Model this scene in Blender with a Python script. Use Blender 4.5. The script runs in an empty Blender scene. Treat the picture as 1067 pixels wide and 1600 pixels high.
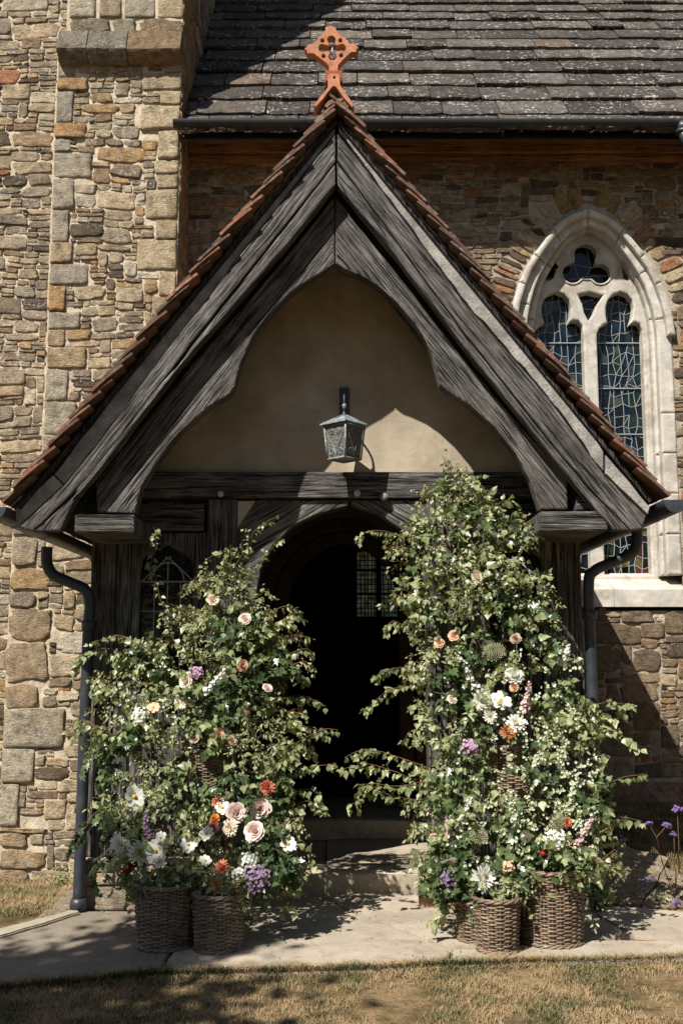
import bpy, bmesh, math, random
import numpy as np
from mathutils import Vector, Matrix, noise
R = math.radians
rng = random.Random(7)
npr = np.random.default_rng(7)
sc = bpy.context.scene
C = sc.collection

# ------------------------------------------------------------------ camera, sky, sun, exposure
PITCH, FPX, CAMH = R(7.94), 1650.0, 1.6
cam = bpy.data.cameras.new('camera'); camo = bpy.data.objects.new('camera', cam); C.objects.link(camo)
camo.location = (0, 0, CAMH); camo.rotation_euler = (R(90) + PITCH, 0, 0)
cam.sensor_fit = 'VERTICAL'; cam.sensor_height = 36; cam.lens = FPX / 1600 * 36
cam.clip_start = 0.05; cam.clip_end = 2000
sc.camera = camo
SUN = Vector((.44, .64, -.87)).normalized()          # direction the light travels
elev = math.asin(-SUN.z)
w = bpy.data.worlds.new('World'); sc.world = w; w.use_nodes = True
nt = w.node_tree; nt.nodes.clear()
sky = nt.nodes.new('ShaderNodeTexSky'); sky.sky_type = 'NISHITA'; sky.sun_disc = False
sky.sun_elevation = elev; sky.sun_rotation = math.atan2(-SUN.x, -SUN.y)
bg = nt.nodes.new('ShaderNodeBackground'); bg.inputs[1].default_value = 0.05
ow = nt.nodes.new('ShaderNodeOutputWorld')
nt.links.new(sky.outputs[0], bg.inputs[0]); nt.links.new(bg.outputs[0], ow.inputs[0])
sl = bpy.data.lights.new('sun', 'SUN'); sl.energy = 5.0; sl.angle = R(.5); sl.color = (1, .955, .885)
so = bpy.data.objects.new('sun', sl); C.objects.link(so); so.location = (-8, -8, 14)
so.rotation_euler = SUN.to_track_quat('-Z', 'Y').to_euler()
sc.view_settings.view_transform = 'Standard'; sc.view_settings.look = 'None'
sc.view_settings.gamma = 1; sc.view_settings.use_curve_mapping = False
sc.view_settings.exposure = 0.75
sc.render.engine = 'CYCLES'; sc.cycles.max_bounces = 6; sc.cycles.transparent_max_bounces = 8

# ------------------------------------------------------------------ layout helpers
cp, sp = math.cos(PITCH), math.sin(PITCH)
def P(px, py, Y):
    """where the sight line through a photograph point meets the plane y = Y"""
    a = (px - 533.5) / FPX; b = (800 - py) / FPX
    d = Vector((a, cp - sp * b, sp + cp * b)); t = Y / d.y
    return Vector((d.x * t, Y, CAMH + d.z * t))
def PG(px, py, z=0.0):
    a = (px - 533.5) / FPX; b = (800 - py) / FPX
    d = Vector((a, cp - sp * b, sp + cp * b)); t = (z - CAMH) / d.z
    return Vector((d.x * t, d.y * t, z))
def proj(x, y, z):
    zz = z - CAMH; f = y * cp + zz * sp
    return 533.5 + FPX * x / f, 800 - FPX * (zz * cp - y * sp) / f

# depth planes
TW, NW, FR, GB = 9.05, 9.5, 7.1, 6.40   # tower wall, nave wall, porch frame, gable boards
XAX = P(525, 400, GB).x

# ------------------------------------------------------------------ node materials
class NT:
    def __init__(s, name):
        s.m = bpy.data.materials.new(name); s.m.use_nodes = True; s.t = s.m.node_tree; s.t.nodes.clear()
        s.out = s.n('ShaderNodeOutputMaterial'); s.b = s.n('ShaderNodeBsdfPrincipled')
        s.l(s.b.outputs[0], s.out.inputs[0]); s.geo = s.n('ShaderNodeNewGeometry')
    def n(s, t): return s.t.nodes.new(t)
    def l(s, a, b): s.t.links.new(a, b)
    def put(s, sock, v):
        if isinstance(v, bpy.types.NodeSocket): s.l(v, sock)
        else:
            if sock.type == 'RGBA' and len(v) == 3: v = (*v, 1)
            sock.default_value = v
    def pos(s, scale=(1, 1, 1), loc=(0, 0, 0), src=None):
        mp = s.n('ShaderNodeMapping'); s.l(src or s.geo.outputs['Position'], mp.inputs[0])
        mp.inputs['Scale'].default_value = scale; mp.inputs['Location'].default_value = loc
        return mp.outputs[0]
    def noise(s, scale, detail=4, rough=.55, vec=None, dist=0.0, col=False):
        x = s.n('ShaderNodeTexNoise'); x.inputs['Scale'].default_value = scale
        x.inputs['Detail'].default_value = detail; x.inputs['Roughness'].default_value = rough
        x.inputs['Distortion'].default_value = dist
        s.l(vec or s.geo.outputs['Position'], x.inputs['Vector']); return x.outputs['Color' if col else 'Fac']
    def vor(s, scale, vec=None, feat='F1'):
        x = s.n('ShaderNodeTexVoronoi'); x.feature = feat; x.inputs['Scale'].default_value = scale
        s.l(vec or s.geo.outputs['Position'], x.inputs['Vector']); return x
    def ramp(s, fac, stops, interp='LINEAR'):
        r = s.n('ShaderNodeValToRGB'); r.color_ramp.interpolation = interp; e = r.color_ramp.elements
        while len(e) < len(stops): e.new(.5)
        for k, (p, c) in enumerate(stops):
            e[k].position = p; e[k].color = (*c, 1) if not isinstance(c, (int, float)) else (c, c, c, 1)
        s.l(fac, r.inputs[0]); return r.outputs[0]
    def mix(s, fac, a, b, mode='MIX'):
        x = s.n('ShaderNodeMix'); x.data_type = 'RGBA'; x.blend_type = mode
        s.put(x.inputs[0], fac); s.put(x.inputs[6], a); s.put(x.inputs[7], b); return x.outputs[2]
    def math(s, op, a, b=0.0):
        x = s.n('ShaderNodeMath'); x.operation = op; s.put(x.inputs[0], a); s.put(x.inputs[1], b); return x.outputs[0]
    def noise_warp(s):
        v = s.n('ShaderNodeVectorMath'); v.operation = 'MULTIPLY_ADD'; s.l(s.noise(3, 5, .6, None, 0, True), v.inputs[0]); v.inputs[1].default_value = (.35, .35, .0); s.l(s.geo.outputs['Position'], v.inputs[2]); return v.outputs[0]
    def attr(s, name):
        x = s.n('ShaderNodeAttribute'); x.attribute_name = name; return x
    def bump(s, h, strength=.5, dist=.01, prev=None):
        x = s.n('ShaderNodeBump'); x.inputs['Strength'].default_value = strength; x.inputs['Distance'].default_value = dist
        s.l(h, x.inputs['Height'])
        if prev: s.l(prev, x.inputs['Normal'])
        s.l(x.outputs[0], s.b.inputs['Normal']); return x.outputs[0]
    def fin(s, col, rough=.8, spec=.3, metal=0.0):
        s.put(s.b.inputs['Base Color'], col); s.put(s.b.inputs['Roughness'], rough)
        s.b.inputs['Specular IOR Level'].default_value = spec; s.b.inputs['Metallic'].default_value = metal
        return s.m

def mat_stone(name, lichen=.5, shift=(0, 0, 0), dark=1.0):
    s = NT(name); p = s.pos(loc=shift)
    t = s.attr('tint').outputs['Color']
    n1 = s.noise(14, 6, .62, p); n2 = s.noise(60, 5, .6, p); n3 = s.noise(4, 3, .5, p)
    c = s.mix(1, t, s.ramp(n1, [(.28, .42 * dark), (.5, .98 * dark), (.72, 1.38 * dark)]), 'MULTIPLY')
    c = s.mix(s.ramp(n2, [(.5, 0), (.72, .45)]), c, (.09, .072, .05)); c = s.mix(s.ramp(s.noise(22, 6, .68, s.pos((.8, 1, 3.6)), 1.6), [(.30, .75), (.44, 0)]), c, (.06, .046, .032)); c = s.mix(1, c, (1.26, 1.18, 1.06), 'MULTIPLY')  # stretched noise mix puts crevice shade into the colour at the bump hollows
    c = s.mix(s.ramp(n3, [(.5, 0), (.7, .3)]), c, (.34, .21, .10))
    lv = s.noise(38, 4, .7, s.pos(loc=(3, 5, 1))); lm = s.noise(3.2, 2, .5, s.pos(loc=(9, 2, 4)))
    lf = s.math('MULTIPLY', s.ramp(lv, [(.55, 0), (.62, 1)]), s.ramp(lm, [(.44, 0), (.62, lichen)]))
    c = s.mix(lf, c, (.62, .61, .55))
    h = s.math('ADD', s.math('MULTIPLY', n1, .7), s.math('MULTIPLY', n2, .45))
    rid = s.noise(22, 6, .68, s.pos((.8, 1, 3.6)), 1.6)
    h = s.math('ADD', h, s.math('MULTIPLY', rid, 1.1))
    s.bump(h, 1.0, .045)
    return s.fin(c, .93, .15)
def mat_mortar(name, a=(.50, .43, .32), b=(.32, .27, .20)):
    s = NT(name); n = s.noise(9, 5, .6); g = s.noise(120, 4, .7)
    c = s.mix(s.ramp(n, [(.35, 0), (.68, 1)]), a, b); c = s.mix(s.ramp(g, [(.55, 0), (.75, .35)]), c, (.18, .14, .1))
    s.bump(s.math('ADD', g, s.math('MULTIPLY', s.noise(30, 5, .6), 1.4)), .8, .012)
    return s.fin(c, .95, .1)
def mat_wood(name, lo=(.006, .0055, .005), mid=(.068, .062, .056), hi=(.33, .315, .29), warm=.0, depth=.022):
    s = NT(name); uv = s.n('ShaderNodeUVMap'); uv.uv_map = 'UVMap'; u = uv.outputs[0]
    wp = s.noise(1.6, 3, .5, s.pos((1.0, 3.0, 1), src=u), 0, True)
    wu = s.n('ShaderNodeVectorMath'); wu.operation = 'MULTIPLY_ADD'
    s.l(wp, wu.inputs[0]); wu.inputs[1].default_value = (.0, .035, 0); s.l(u, wu.inputs[2]); w2 = wu.outputs[0]
    kn = s.vor(1.0, s.pos((1.1, 3.4, 1), src=w2)); kd = kn.outputs['Distance']
    kk = s.ramp(kd, [(.0, 1), (.16, 0)])
    g1 = s.noise(1, 5, .62, s.pos((2.2, 62, 1), src=w2), .35)
    g2 = s.noise(1, 4, .6, s.pos((7, 230, 1), src=w2), .2)
    g3 = s.noise(1, 3, .5, s.pos((1.4, 6, 1), src=w2), .5); g5 = s.noise(5, 5, .6)
    g4 = s.noise(1, 4, .6, s.pos((1.2, 80, 1), (3, 9, 0), src=w2), .5); ck = s.math('MULTIPLY', s.ramp(g1, [(.37, 0), (.42, 1)]), s.ramp(g4, [(.36, 0), (.41, 1)]))
    t = s.math('ADD', s.math('MULTIPLY', g1, .42), s.math('MULTIPLY', g2, .58))
    c = s.ramp(t, [(.32, lo), (.47, mid), (.66, hi)])
    c = s.mix(s.ramp(g3, [(.42, 0), (.66, .5)]), c, (.06, .05, .042)); c = s.mix(1, c, s.ramp(g5, [(.3, .6), (.7, 1.4)]), 'MULTIPLY')
    if warm: c = s.mix(warm, c, (.20, .09, .03))
    c = s.mix(kk, c, (.03, .024, .02))
    c = s.mix(1, c, ck if False else s.ramp(ck, [(0, .12), (1, 1)]), 'MULTIPLY')
    h = s.math('ADD', s.math('MULTIPLY', ck, .8), s.math('ADD', s.math('MULTIPLY', g2, .5), s.math('MULTIPLY', g1, .8)))
    h = s.math('SUBTRACT', h, s.math('MULTIPLY', kk, .8))
    s.bump(h, 1.0, depth)
    return s.fin(c, .85, .2)
def mat_plain(name, col, rough=.6, spec=.4, var=.25, scale=20, bump=.2, metal=0, dist=.004, dirt=None):
    s = NT(name); n = s.noise(scale, 5, .6)
    c = s.mix(1, col, s.ramp(n, [(.3, 1 - var), (.7, 1 + var)]), 'MULTIPLY')
    if dirt: c = s.mix(s.ramp(s.noise(scale * .6, 6, .7, s.pos(loc=(4, 4, 4))), [(.5, 0), (.62, dirt[0])]), c, dirt[1])
    if bump: s.bump(s.noise(scale * 3, 4, .6), bump, dist)
    return s.fin(c, rough, spec, metal)
def mat_leaf(name, a, b, c3, trans=.35, rough=.42):
    s = NT(name); n = s.noise(7, 2, .5); n2 = s.noise(45, 2, .5)
    c = s.ramp(s.math('ADD', s.math('MULTIPLY', n, .6), s.math('MULTIPLY', n2, .4)), [(.36, a), (.5, b), (.64, c3)])
    s.fin(c, rough, .45)
    tr = s.n('ShaderNodeBsdfTranslucent'); s.l(s.mix(1, c, (1.15, 1.2, .6), 'MULTIPLY'), tr.inputs[0])
    mx = s.n('ShaderNodeMixShader'); mx.inputs[0].default_value = trans
    s.l(s.b.outputs[0], mx.inputs[1]); s.l(tr.outputs[0], mx.inputs[2]); s.l(mx.outputs[0], s.out.inputs[0])
    return s.m

M = {}
M['stone'] = mat_stone('rubble_stone', .75)
M['stone_side'] = mat_stone('rubble_stone_side', .3)
M['nstone'] = mat_stone('nave_stone', .25, (20, 3, 8))
M['mortar'] = mat_mortar('lime_mortar', (.62, .53, .39), (.44, .37, .27))
M['nmortar'] = mat_mortar('nave_mortar', (.46, .40, .31), (.27, .23, .17))
M['wood'] = mat_wood('weathered_oak')
M['wood_dark'] = mat_wood('dark_oak', (.008, .007, .006), (.035, .031, .028), (.12, .11, .10))
M['wood_brown'] = mat_wood('eaves_timber', (.06, .03, .012), (.24, .115, .04), (.36, .19, .08), .25, .006)
M['limestone'] = mat_plain('window_limestone', (.45, .42, .365), .9, .15, .22, 7, .6, 0, .008, (.55, (.22, .18, .13)))
M['lead'] = mat_plain('lead_came', (.26, .28, .285), .55, .4, .3, 60, .2)
M['iron'] = mat_plain('black_iron', (.012, .012, .013), .5, .5, .2, 40, .2)
M['pipe'] = mat_plain('cast_iron_paint', (.024, .030, .038), .42, .5, .25, 14, .15, 0, .003, (.35, (.07, .07, .065)))
M['gutter'] = mat_plain('gutter_paint', (.018, .02, .022), .5, .4, .3, 14, .1)
M['plaster'] = mat_plain('lime_plaster', (.36, .305, .225), .93, .1, .22, 3.0, .8, 0, .008, (.45, (.23, .185, .13)))
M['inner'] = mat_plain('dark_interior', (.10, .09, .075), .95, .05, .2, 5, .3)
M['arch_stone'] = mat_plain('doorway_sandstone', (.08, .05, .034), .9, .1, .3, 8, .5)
M['terracotta'] = mat_plain('terracotta', (.40, .17, .09), .85, .2, .3, 22, .4, 0, .003, (.6, (.25, .15, .10)))
M['terracotta_dark'] = mat_plain('terracotta_collar', (.25, .07, .04), .8, .25, .15, 40, .25)
M['greymetal'] = mat_plain('grey_rod', (.3, .31, .31), .6, .4, .2, 60, .1)
M['lantern'] = mat_plain('verdigris_lantern_metal', (.15, .17, .175), .55, .5, .5, 45, .3, 0, .003, (.7, (.36, .42, .42)))
M['peg'] = mat_plain('oak_peg', (.5, .42, .32), .8, .2, .2, 60, .2)
def mat_tile():
    s = NT('clay_tile'); n = s.noise(16, 5, .65); t = s.attr('tint').outputs['Color']
    c = s.mix(1, t, s.ramp(n, [(.3, .6), (.7, 1.25)]), 'MULTIPLY')
    sx = s.n('ShaderNodeSeparateXYZ'); s.l(s.geo.outputs['Normal'], sx.inputs[0])
    l1 = s.ramp(s.noise(22, 5, .7, s.pos(loc=(2, 2, 7))), [(.53, 0), (.60, 1)])
    l2 = s.ramp(s.noise(20, 5, .7, s.pos(loc=(6, 1, 3))), [(.46, 0), (.58, .85)])
    c = s.mix(l2, c, (.10, .07, .05)); c = s.mix(s.math('MULTIPLY', l1, s.math('MULTIPLY', s.ramp(sx.outputs['Z'], [(.1, .25), (.4, 1)]), .8)), c, (.42, .38, .32))
    s.bump(n, .6, .006); return s.fin(c, .9, .15)
M['tile'] = mat_tile()
def mat_slab():
    s = NT('roof_slab_stone'); t = s.attr('tint').outputs['Color']; n = s.noise(8, 6, .65); n2 = s.noise(30, 5, .65)
    c = s.mix(1, t, s.ramp(n, [(.3, .55), (.7, 1.35)]), 'MULTIPLY')
    c = s.mix(s.ramp(n2, [(.5, 0), (.7, .7)]), c, (.035, .028, .022))
    l = s.math('MULTIPLY', s.ramp(s.noise(24, 5, .72, s.pos((1, 1, 1.4), (5, 5, 5))), [(.57, 0), (.61, .95)]), s.ramp(s.noise(3, 2, .5, s.pos(loc=(1, 8, 8))), [(.4, .15), (.6, 1)]))
    c = s.mix(s.math('MULTIPLY', l, .8), c, (.52, .50, .46))
    s.bump(s.math('ADD', n, s.math('MULTIPLY', n2, .7)), .9, .02); return s.fin(c, .9, .15)
M['slab'] = mat_slab()
M['moss'] = mat_plain('roof_moss', (.06, .045, .028), .95, .05, .4, 60, .5)
def mat_undercloak():
    s = NT('verge_undercloak'); n = s.noise(7, 5, .65); n2 = s.noise(50, 4, .6)
    c = s.ramp(n, [(.35, (.17, .16, .145)), (.55, (.30, .28, .255)), (.7, (.40, .38, .35))])
    c = s.mix(s.ramp(n2, [(.5, 0), (.7, .4)]), c, (.12, .11, .1)); s.bump(s.math('ADD', n, n2), .7, .01); return s.fin(c, .9, .15)
M['undercloak'] = mat_undercloak()
def mat_path(name, col, gs, gamt, spots, crack=0):
    s = NT(name); n = s.noise(1.8, 5, .6); g = s.noise(gs, 3, .7); f = s.noise(14, 5, .6, None, .5)
    c = s.mix(1, col, s.ramp(n, [(.3, .74), (.7, 1.22)]), 'MULTIPLY')
    c = s.mix(1, c, s.ramp(g, [(.3, 1 - gamt), (.7, 1 + gamt)]), 'MULTIPLY')
    c = s.mix(s.ramp(f, [(.55, 0), (.7, spots)]), c, (.16, .12, .08)); cr = s.vor(1.1, s.pos(loc=(.3, .7, 0), src=s.noise_warp()), 'DISTANCE_TO_EDGE').outputs['Distance']; c = s.mix(s.ramp(cr, [(.0, .28), (.007, 0)]), c, (.12, .095, .07)); c = s.mix(s.ramp(s.noise(4.5, 6, .7, s.pos(loc=(9, 3, 0))), [(.5, 0), (.68, .4)]), c, (.15, .12, .085))
    s.bump(s.math('ADD', g, s.math('MULTIPLY', f, .6)), .6 if gs > 100 else .3, .005); return s.fin(c, .9, .2)
M['asphalt'] = mat_path('gritty_path', (.225, .19, .145), 170, .45, .35)
M['slabpath'] = mat_path('worn_sandstone_path', (.36, .305, .235), 60, .12, .35)
M['kerb'] = mat_path('kerb_stone', (.34, .30, .23), 60, .15, .3)
M['stepstone'] = mat_path('step_stone', (.36, .31, .235), 45, .18, .5)
M['brick'] = mat_stone('plinth_brick', .2, (2, 2, 2))
M['flag'] = mat_stone('leaning_flagstone', .35, (7, 1, 2))
def mat_soil():
    s = NT('dry_turf_soil'); n = s.noise(2.6, 5, .6, None, .5); g = s.noise(45, 5, .7); m = s.noise(10, 4, .6)
    c = s.ramp(s.math('ADD', s.math('MULTIPLY', n, .65), s.math('MULTIPLY', m, .35)), [(.38, (.06, .055, .025)), (.46, (.16, .115, .055)), (.56, (.28, .19, .10))])
    c = s.mix(s.ramp(g, [(.48, 0), (.7, .75)]), c, (.04, .03, .016)); s.bump(g, 1, .02); return s.fin(c, .95, .1)
M['soil'] = mat_soil()
def mat_grass():
    s = NT('grass_blades'); n = s.noise(2.6, 5, .6, None, .5); m = s.noise(10, 4, .6); g = s.noise(170, 1, .5)
    c = s.ramp(s.math('ADD', s.math('MULTIPLY', n, .65), s.math('MULTIPLY', m, .35)), [(.40, (.045, .062, .018)), (.46, (.12, .10, .04)), (.53, (.28, .195, .10))])
    c = s.mix(s.ramp(g, [(.42, 0), (.6, .6)]), c, (.32, .245, .13)); return s.fin(c, .7, .25)
M['grass'] = mat_grass()
M['bark'] = mat_plain('twig_bark', (.13, .065, .035), .8, .2, .3, 40, .2)
M['stemg'] = mat_plain('green_stem', (.10, .14, .04), .6, .3, .2, 40, .1)
M['trunk'] = mat_plain('tree_bark', (.10, .08, .06), .95, .1, .4, 8, 1, 0, .03)
M['birch'] = mat_leaf('birch_leaf', (.080, .105, .040), (.235, .27, .12), (.48, .50, .30), .38, .36)
M['ivy'] = mat_leaf('dark_ivy_leaf', (.028, .048, .019), (.065, .10, .038), (.15, .19, .08), .2, .3)
M['pale'] = mat_leaf('pale_small_leaf', (.13, .15, .055), (.27, .29, .14), (.50, .49, .31), .3)
M['treeleaf'] = mat_leaf('tree_leaf', (.04, .07, .02), (.07, .11, .03), (.1, .15, .05), .2)
def mat_wicker(name, tone):
    s = NT(name); n = s.noise(12, 4, .6); g = s.noise(1, 3, .6, s.pos((25, 25, 160)))
    c = s.ramp(s.math('ADD', s.math('MULTIPLY', n, .4), s.math('MULTIPLY', g, .6)), [(.34, tuple(.35 * v for v in tone)), (.5, tone), (.66, tuple(min(.6, 1.9 * v) for v in tone))])
    s.bump(g, .5, .004); return s.fin(c, .55, .4)
M['wick_grey'] = mat_wicker('grey_wicker', (.15, .115, .085)); M['wick_brown'] = mat_wicker('brown_wicker', (.17, .12, .08))
def glassm(name, col, rough=.18):
    s = NT(name); n = s.noise(9, 3, .5); c = s.mix(1, col, s.ramp(n, [(.3, .4), (.7, 1.7)]), 'MULTIPLY')
    s.bump(s.noise(14, 3, .5), .35, .01); return s.fin(c, rough, .35)
GL = [glassm('glass_navy', (.003, .007, .016)), glassm('glass_black', (.004, .0045, .006), .12), glassm('glass_teal', (.006, .014, .016)),
      glassm('glass_grey', (.028, .033, .033)), glassm('glass_green', (.01, .018, .009)), glassm('glass_red', (.07, .015, .01)), glassm('glass_amber', (.09, .07, .025))]
def petalm(name, a, b=None):
    s = NT(name); c = s.mix(s.ramp(s.noise(40, 3, .5), [(.35, 0), (.65, 1)]), a, b or a); s.fin(c, .7, .2)
    tr = s.n('ShaderNodeBsdfTranslucent'); s.l(c, tr.inputs[0]); mx = s.n('ShaderNodeMixShader'); mx.inputs[0].default_value = .25
    s.l(s.b.outputs[0], mx.inputs[1]); s.l(tr.outputs[0], mx.inputs[2]); s.l(mx.outputs[0], s.out.inputs[0]); return s.m
PC = {'greenwhite': petalm('green_white_petal', (.60, .62, .46), (.46, .52, .32)), 'white': petalm('white_petal', (.80, .79, .72), (.70, .70, .60)), 'cream': petalm('cream_petal', (.80, .72, .60), (.76, .62, .50)),
      'blush': petalm('blush_petal', (.82, .72, .66), (.78, .58, .52)), 'peach': petalm('peach_petal', (.72, .42, .26), (.74, .54, .38)),
      'coral': petalm('coral_petal', (.60, .16, .09), (.62, .28, .18)), 'red': petalm('red_petal', (.5, .05, .035), (.4, .04, .04)),
      'magenta': petalm('magenta_petal', (.5, .08, .2), (.6, .2, .3)), 'mauve': petalm('mauve_petal', (.42, .24, .38), (.55, .40, .50)),
      'pink': petalm('pink_petal', (.66, .40, .40), (.72, .56, .54)), 'lilac': petalm('lilac_petal', (.20, .13, .22), (.33, .25, .35)),
      'bronze': petalm('bronze_petal', (.42, .17, .06), (.50, .28, .12)), 'green': petalm('umbel_green', (.42, .42, .24), (.46, .38, .26)),
      'yellow': petalm('yellow_centre', (.65, .42, .06), (.5, .34, .05)), 'orange': petalm('orange_petal', (.70, .25, .05), (.66, .34, .1)),
      'purple': petalm('purple_petal', (.13, .08, .22), (.24, .15, .33)), 'beige': petalm('beige_petal', (.50, .38, .28), (.42, .3, .22))}

# ------------------------------------------------------------------ object helpers
ORG = {}
def tag(o, label=None, cat=None, group=None, kind=None):
    if label: o['label'] = label
    if cat: o['category'] = cat
    if group: o['group'] = group
    if kind: o['kind'] = kind
    return o
def thing(name, label, cat, loc, group=None, kind=None):
    o = bpy.data.objects.new(name, None); C.objects.link(o); o.location = loc; o.empty_display_size = .1
    ORG[o.name] = Vector(loc); return tag(o, label, cat, group, kind)
def orig(p): return ORG.get(p.name, Vector((0, 0, 0))) if p else Vector((0, 0, 0))
def link(name, me, mat, parent=None):
    o = bpy.data.objects.new(name, me); C.objects.link(o)
    if mat and not me.materials: me.materials.append(mat)
    if parent: o.parent = parent; ORG[o.name] = orig(parent)
    return o
def shade(me, v=True):
    me.polygons.foreach_set('use_smooth', [v] * len(me.polygons))
def settint(me, cols):
    a = me.color_attributes.new('tint', 'FLOAT_COLOR', 'POINT')
    a.data.foreach_set('color', np.asarray(cols, dtype=np.float32).ravel())
def mk(name, V, F, mat, parent=None, tint=None, smooth=False, grain=None):
    o = orig(parent); me = bpy.data.meshes.new(name)
    me.from_pydata([(v[0] - o.x, v[1] - o.y, v[2] - o.z) for v in V], [], F)
    if tint is not None:
        if len(tint) == 3 and not hasattr(tint[0], '__len__'): tint = [(*tint, 1)] * len(V)
        settint(me, tint)
    if smooth: shade(me)
    if grain is not None: setgrain(me, grain, Vector(o))
    return link(name, me, mat, parent)
def setgrain(me, d, off=Vector((0, 0, 0))):
    while me.uv_layers: me.uv_layers.remove(me.uv_layers[0])
    d = Vector(d).normalized(); uv = me.uv_layers.new(name='UVMap'); me.update()
    s1 = rng.uniform(0, 30)
    for p in me.polygons:
        n = p.normal; wv = n.cross(d)
        if wv.length < .3: wv = Vector((0, 0, 1)).cross(d) if abs(d.z) < .9 else Vector((1, 0, 0)); e = wv.cross(n)
        else: e = d
        wv = wv.normalized()
        for li in p.loop_indices:
            co = me.vertices[me.loops[li].vertex_index].co
            uv.data[li].uv = (co.dot(e) + s1, co.dot(wv) + s1 * 1.7)
def fastmesh(name, V, F, cols=None):
    """V (n,3) float, F (m,k) int with all faces of k corners"""
    V = np.asarray(V, np.float32); F = np.asarray(F, np.int32); me = bpy.data.meshes.new(name)
    m, k = F.shape
    me.vertices.add(len(V)); me.vertices.foreach_set('co', V.ravel())
    me.loops.add(m * k); me.loops.foreach_set('vertex_index', F.ravel())
    me.polygons.add(m); me.polygons.foreach_set('loop_start', np.arange(m, dtype=np.int32) * k)
    me.update(calc_edges=True)
    if cols is not None: settint(me, cols)
    return me
def box(name, a, b, mat, parent=None, grain=None, bev=.006, tint=None, rot=None, warp=0):
    bm = bmesh.new(); bmesh.ops.create_cube(bm, size=1)
    a = Vector(a); b = Vector(b); c = (a + b) / 2; s = b - a
    for v in bm.verts: v.co = Vector((v.co.x * s.x, v.co.y * s.y, v.co.z * s.z))
    if bev: bmesh.ops.bevel(bm, geom=list(bm.edges), offset=min(bev, .3 * min(abs(s.x), abs(s.y), abs(s.z))), segments=2, affect='EDGES', profile=.6)
    if warp:
        for v in bm.verts: v.co += noise.noise_vector((v.co + c) * 3) * warp
    if rot: bmesh.ops.transform(bm, matrix=rot, verts=bm.verts)
    o = orig(parent)
    for v in bm.verts: v.co += c - o
    me = bpy.data.meshes.new(name); bm.to_mesh(me); bm.free()
    if tint: settint(me, [(*tint, 1)] * len(me.vertices))
    if grain: setgrain(me, grain)
    return link(name, me, mat, parent)
def plate(name, outer, holes, yf, thick, mat, parent=None, bev=.01, grain=None, tint=None, flat=True):
    """outline in world x,z on the plane y = yf, real thickness behind it, holes cut through"""
    cu = bpy.data.curves.new('tmp', 'CURVE'); cu.dimensions = '2D'; cu.fill_mode = 'BOTH'
    for pts in [outer] + list(holes):
        spn = cu.splines.new('POLY'); spn.points.add(len(pts) - 1); spn.use_cyclic_u = True
        for k, p in enumerate(pts): spn.points[k].co = (p[0], p[1], 0, 1)
    cu.extrude = thick / 2 - bev; cu.bevel_depth = bev; cu.bevel_resolution = 1; cu.offset = -bev
    ob = bpy.data.objects.new('tmp', cu); C.objects.link(ob); bpy.context.view_layer.update()
    me = bpy.data.meshes.new_from_object(ob.evaluated_get(bpy.context.evaluated_depsgraph_get()))
    bpy.data.objects.remove(ob); bpy.data.curves.remove(cu); me.name = name; me.materials.clear()
    o = orig(parent); n = len(me.vertices); co = np.empty(n * 3, np.float32); me.vertices.foreach_get('co', co); co = co.reshape(-1, 3)
    new = np.stack([co[:, 0] - o.x, yf + thick / 2 - co[:, 2] - o.y, co[:, 1] - o.z], 1)
    me.vertices.foreach_set('co', new.ravel()); me.update(); shade(me, False)
    if tint: settint(me, [(*tint, 1)] * n)
    if grain is not None: setgrain(me, grain)
    return link(name, me, mat, parent)
def px2(pts, Y): return [(lambda v: (v.x, v.z))(P(x, y, Y)) for x, y in pts]
def board(name, pts, yf, thick, mat, parent, grain, bev=.008, rough=.0, sub=.06):
    q = px2(pts, yf); out = []
    for k in range(len(q)):
        a, b = Vector(q[k]), Vector(q[(k + 1) % len(q)]); n = max(1, int((b - a).length / sub))
        for j in range(n):
            p = a.lerp(b, j / n)
            if rough:
                nv = noise.noise_vector((p.x * 9, yf * 5, p.y * 9)) * rough; p = Vector((p.x + nv.x, p.y + nv.z))
            out.append((p.x, p.y))
    return plate(name, out, [], yf, thick, mat, parent, bev, grain)
def tube(name, pts, rad, mat, parent=None, sides=10, caps=True, V=None, F=None, closed=False, flat=1.0):
    own = V is None
    if own: V, F = [], []
    pts = [Vector(p) for p in pts]; n = len(pts); rr = rad if hasattr(rad, '__len__') else [rad] * n
    up = Vector((0, 0, 1)); base = len(V); prev = None
    for k, p in enumerate(pts):
        t = (pts[(k + 1) % n] - pts[k - 1]) if closed else (pts[min(k + 1, n - 1)] - pts[max(k - 1, 0)])
        t.normalize()
        if prev is None:
            a = t.cross(up) if abs(t.z) < .95 else t.cross(Vector((1, 0, 0)))
        else: a = prev - t * prev.dot(t)
        a.normalize(); prev = a; b = t.cross(a)
        for j in range(sides):
            th = 2 * math.pi * j / sides; V.append(p + (a * math.cos(th) + b * math.sin(th) * flat) * rr[k])
    m = n if closed else n - 1
    for k in range(m):
        for j in range(sides):
            a0 = base + k * sides + j; a1 = base + k * sides + (j + 1) % sides
            b0 = base + ((k + 1) % n) * sides + j; b1 = base + ((k + 1) % n) * sides + (j + 1) % sides
            F.append((a0, a1, b1, b0))
    if caps and not closed:
        F.append(tuple(range(base + sides - 1, base - 1, -1))); F.append(tuple(range(base + (n - 1) * sides, base + n * sides)))
    if own: return mk(name, V, F, mat, parent, smooth=True)
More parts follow.
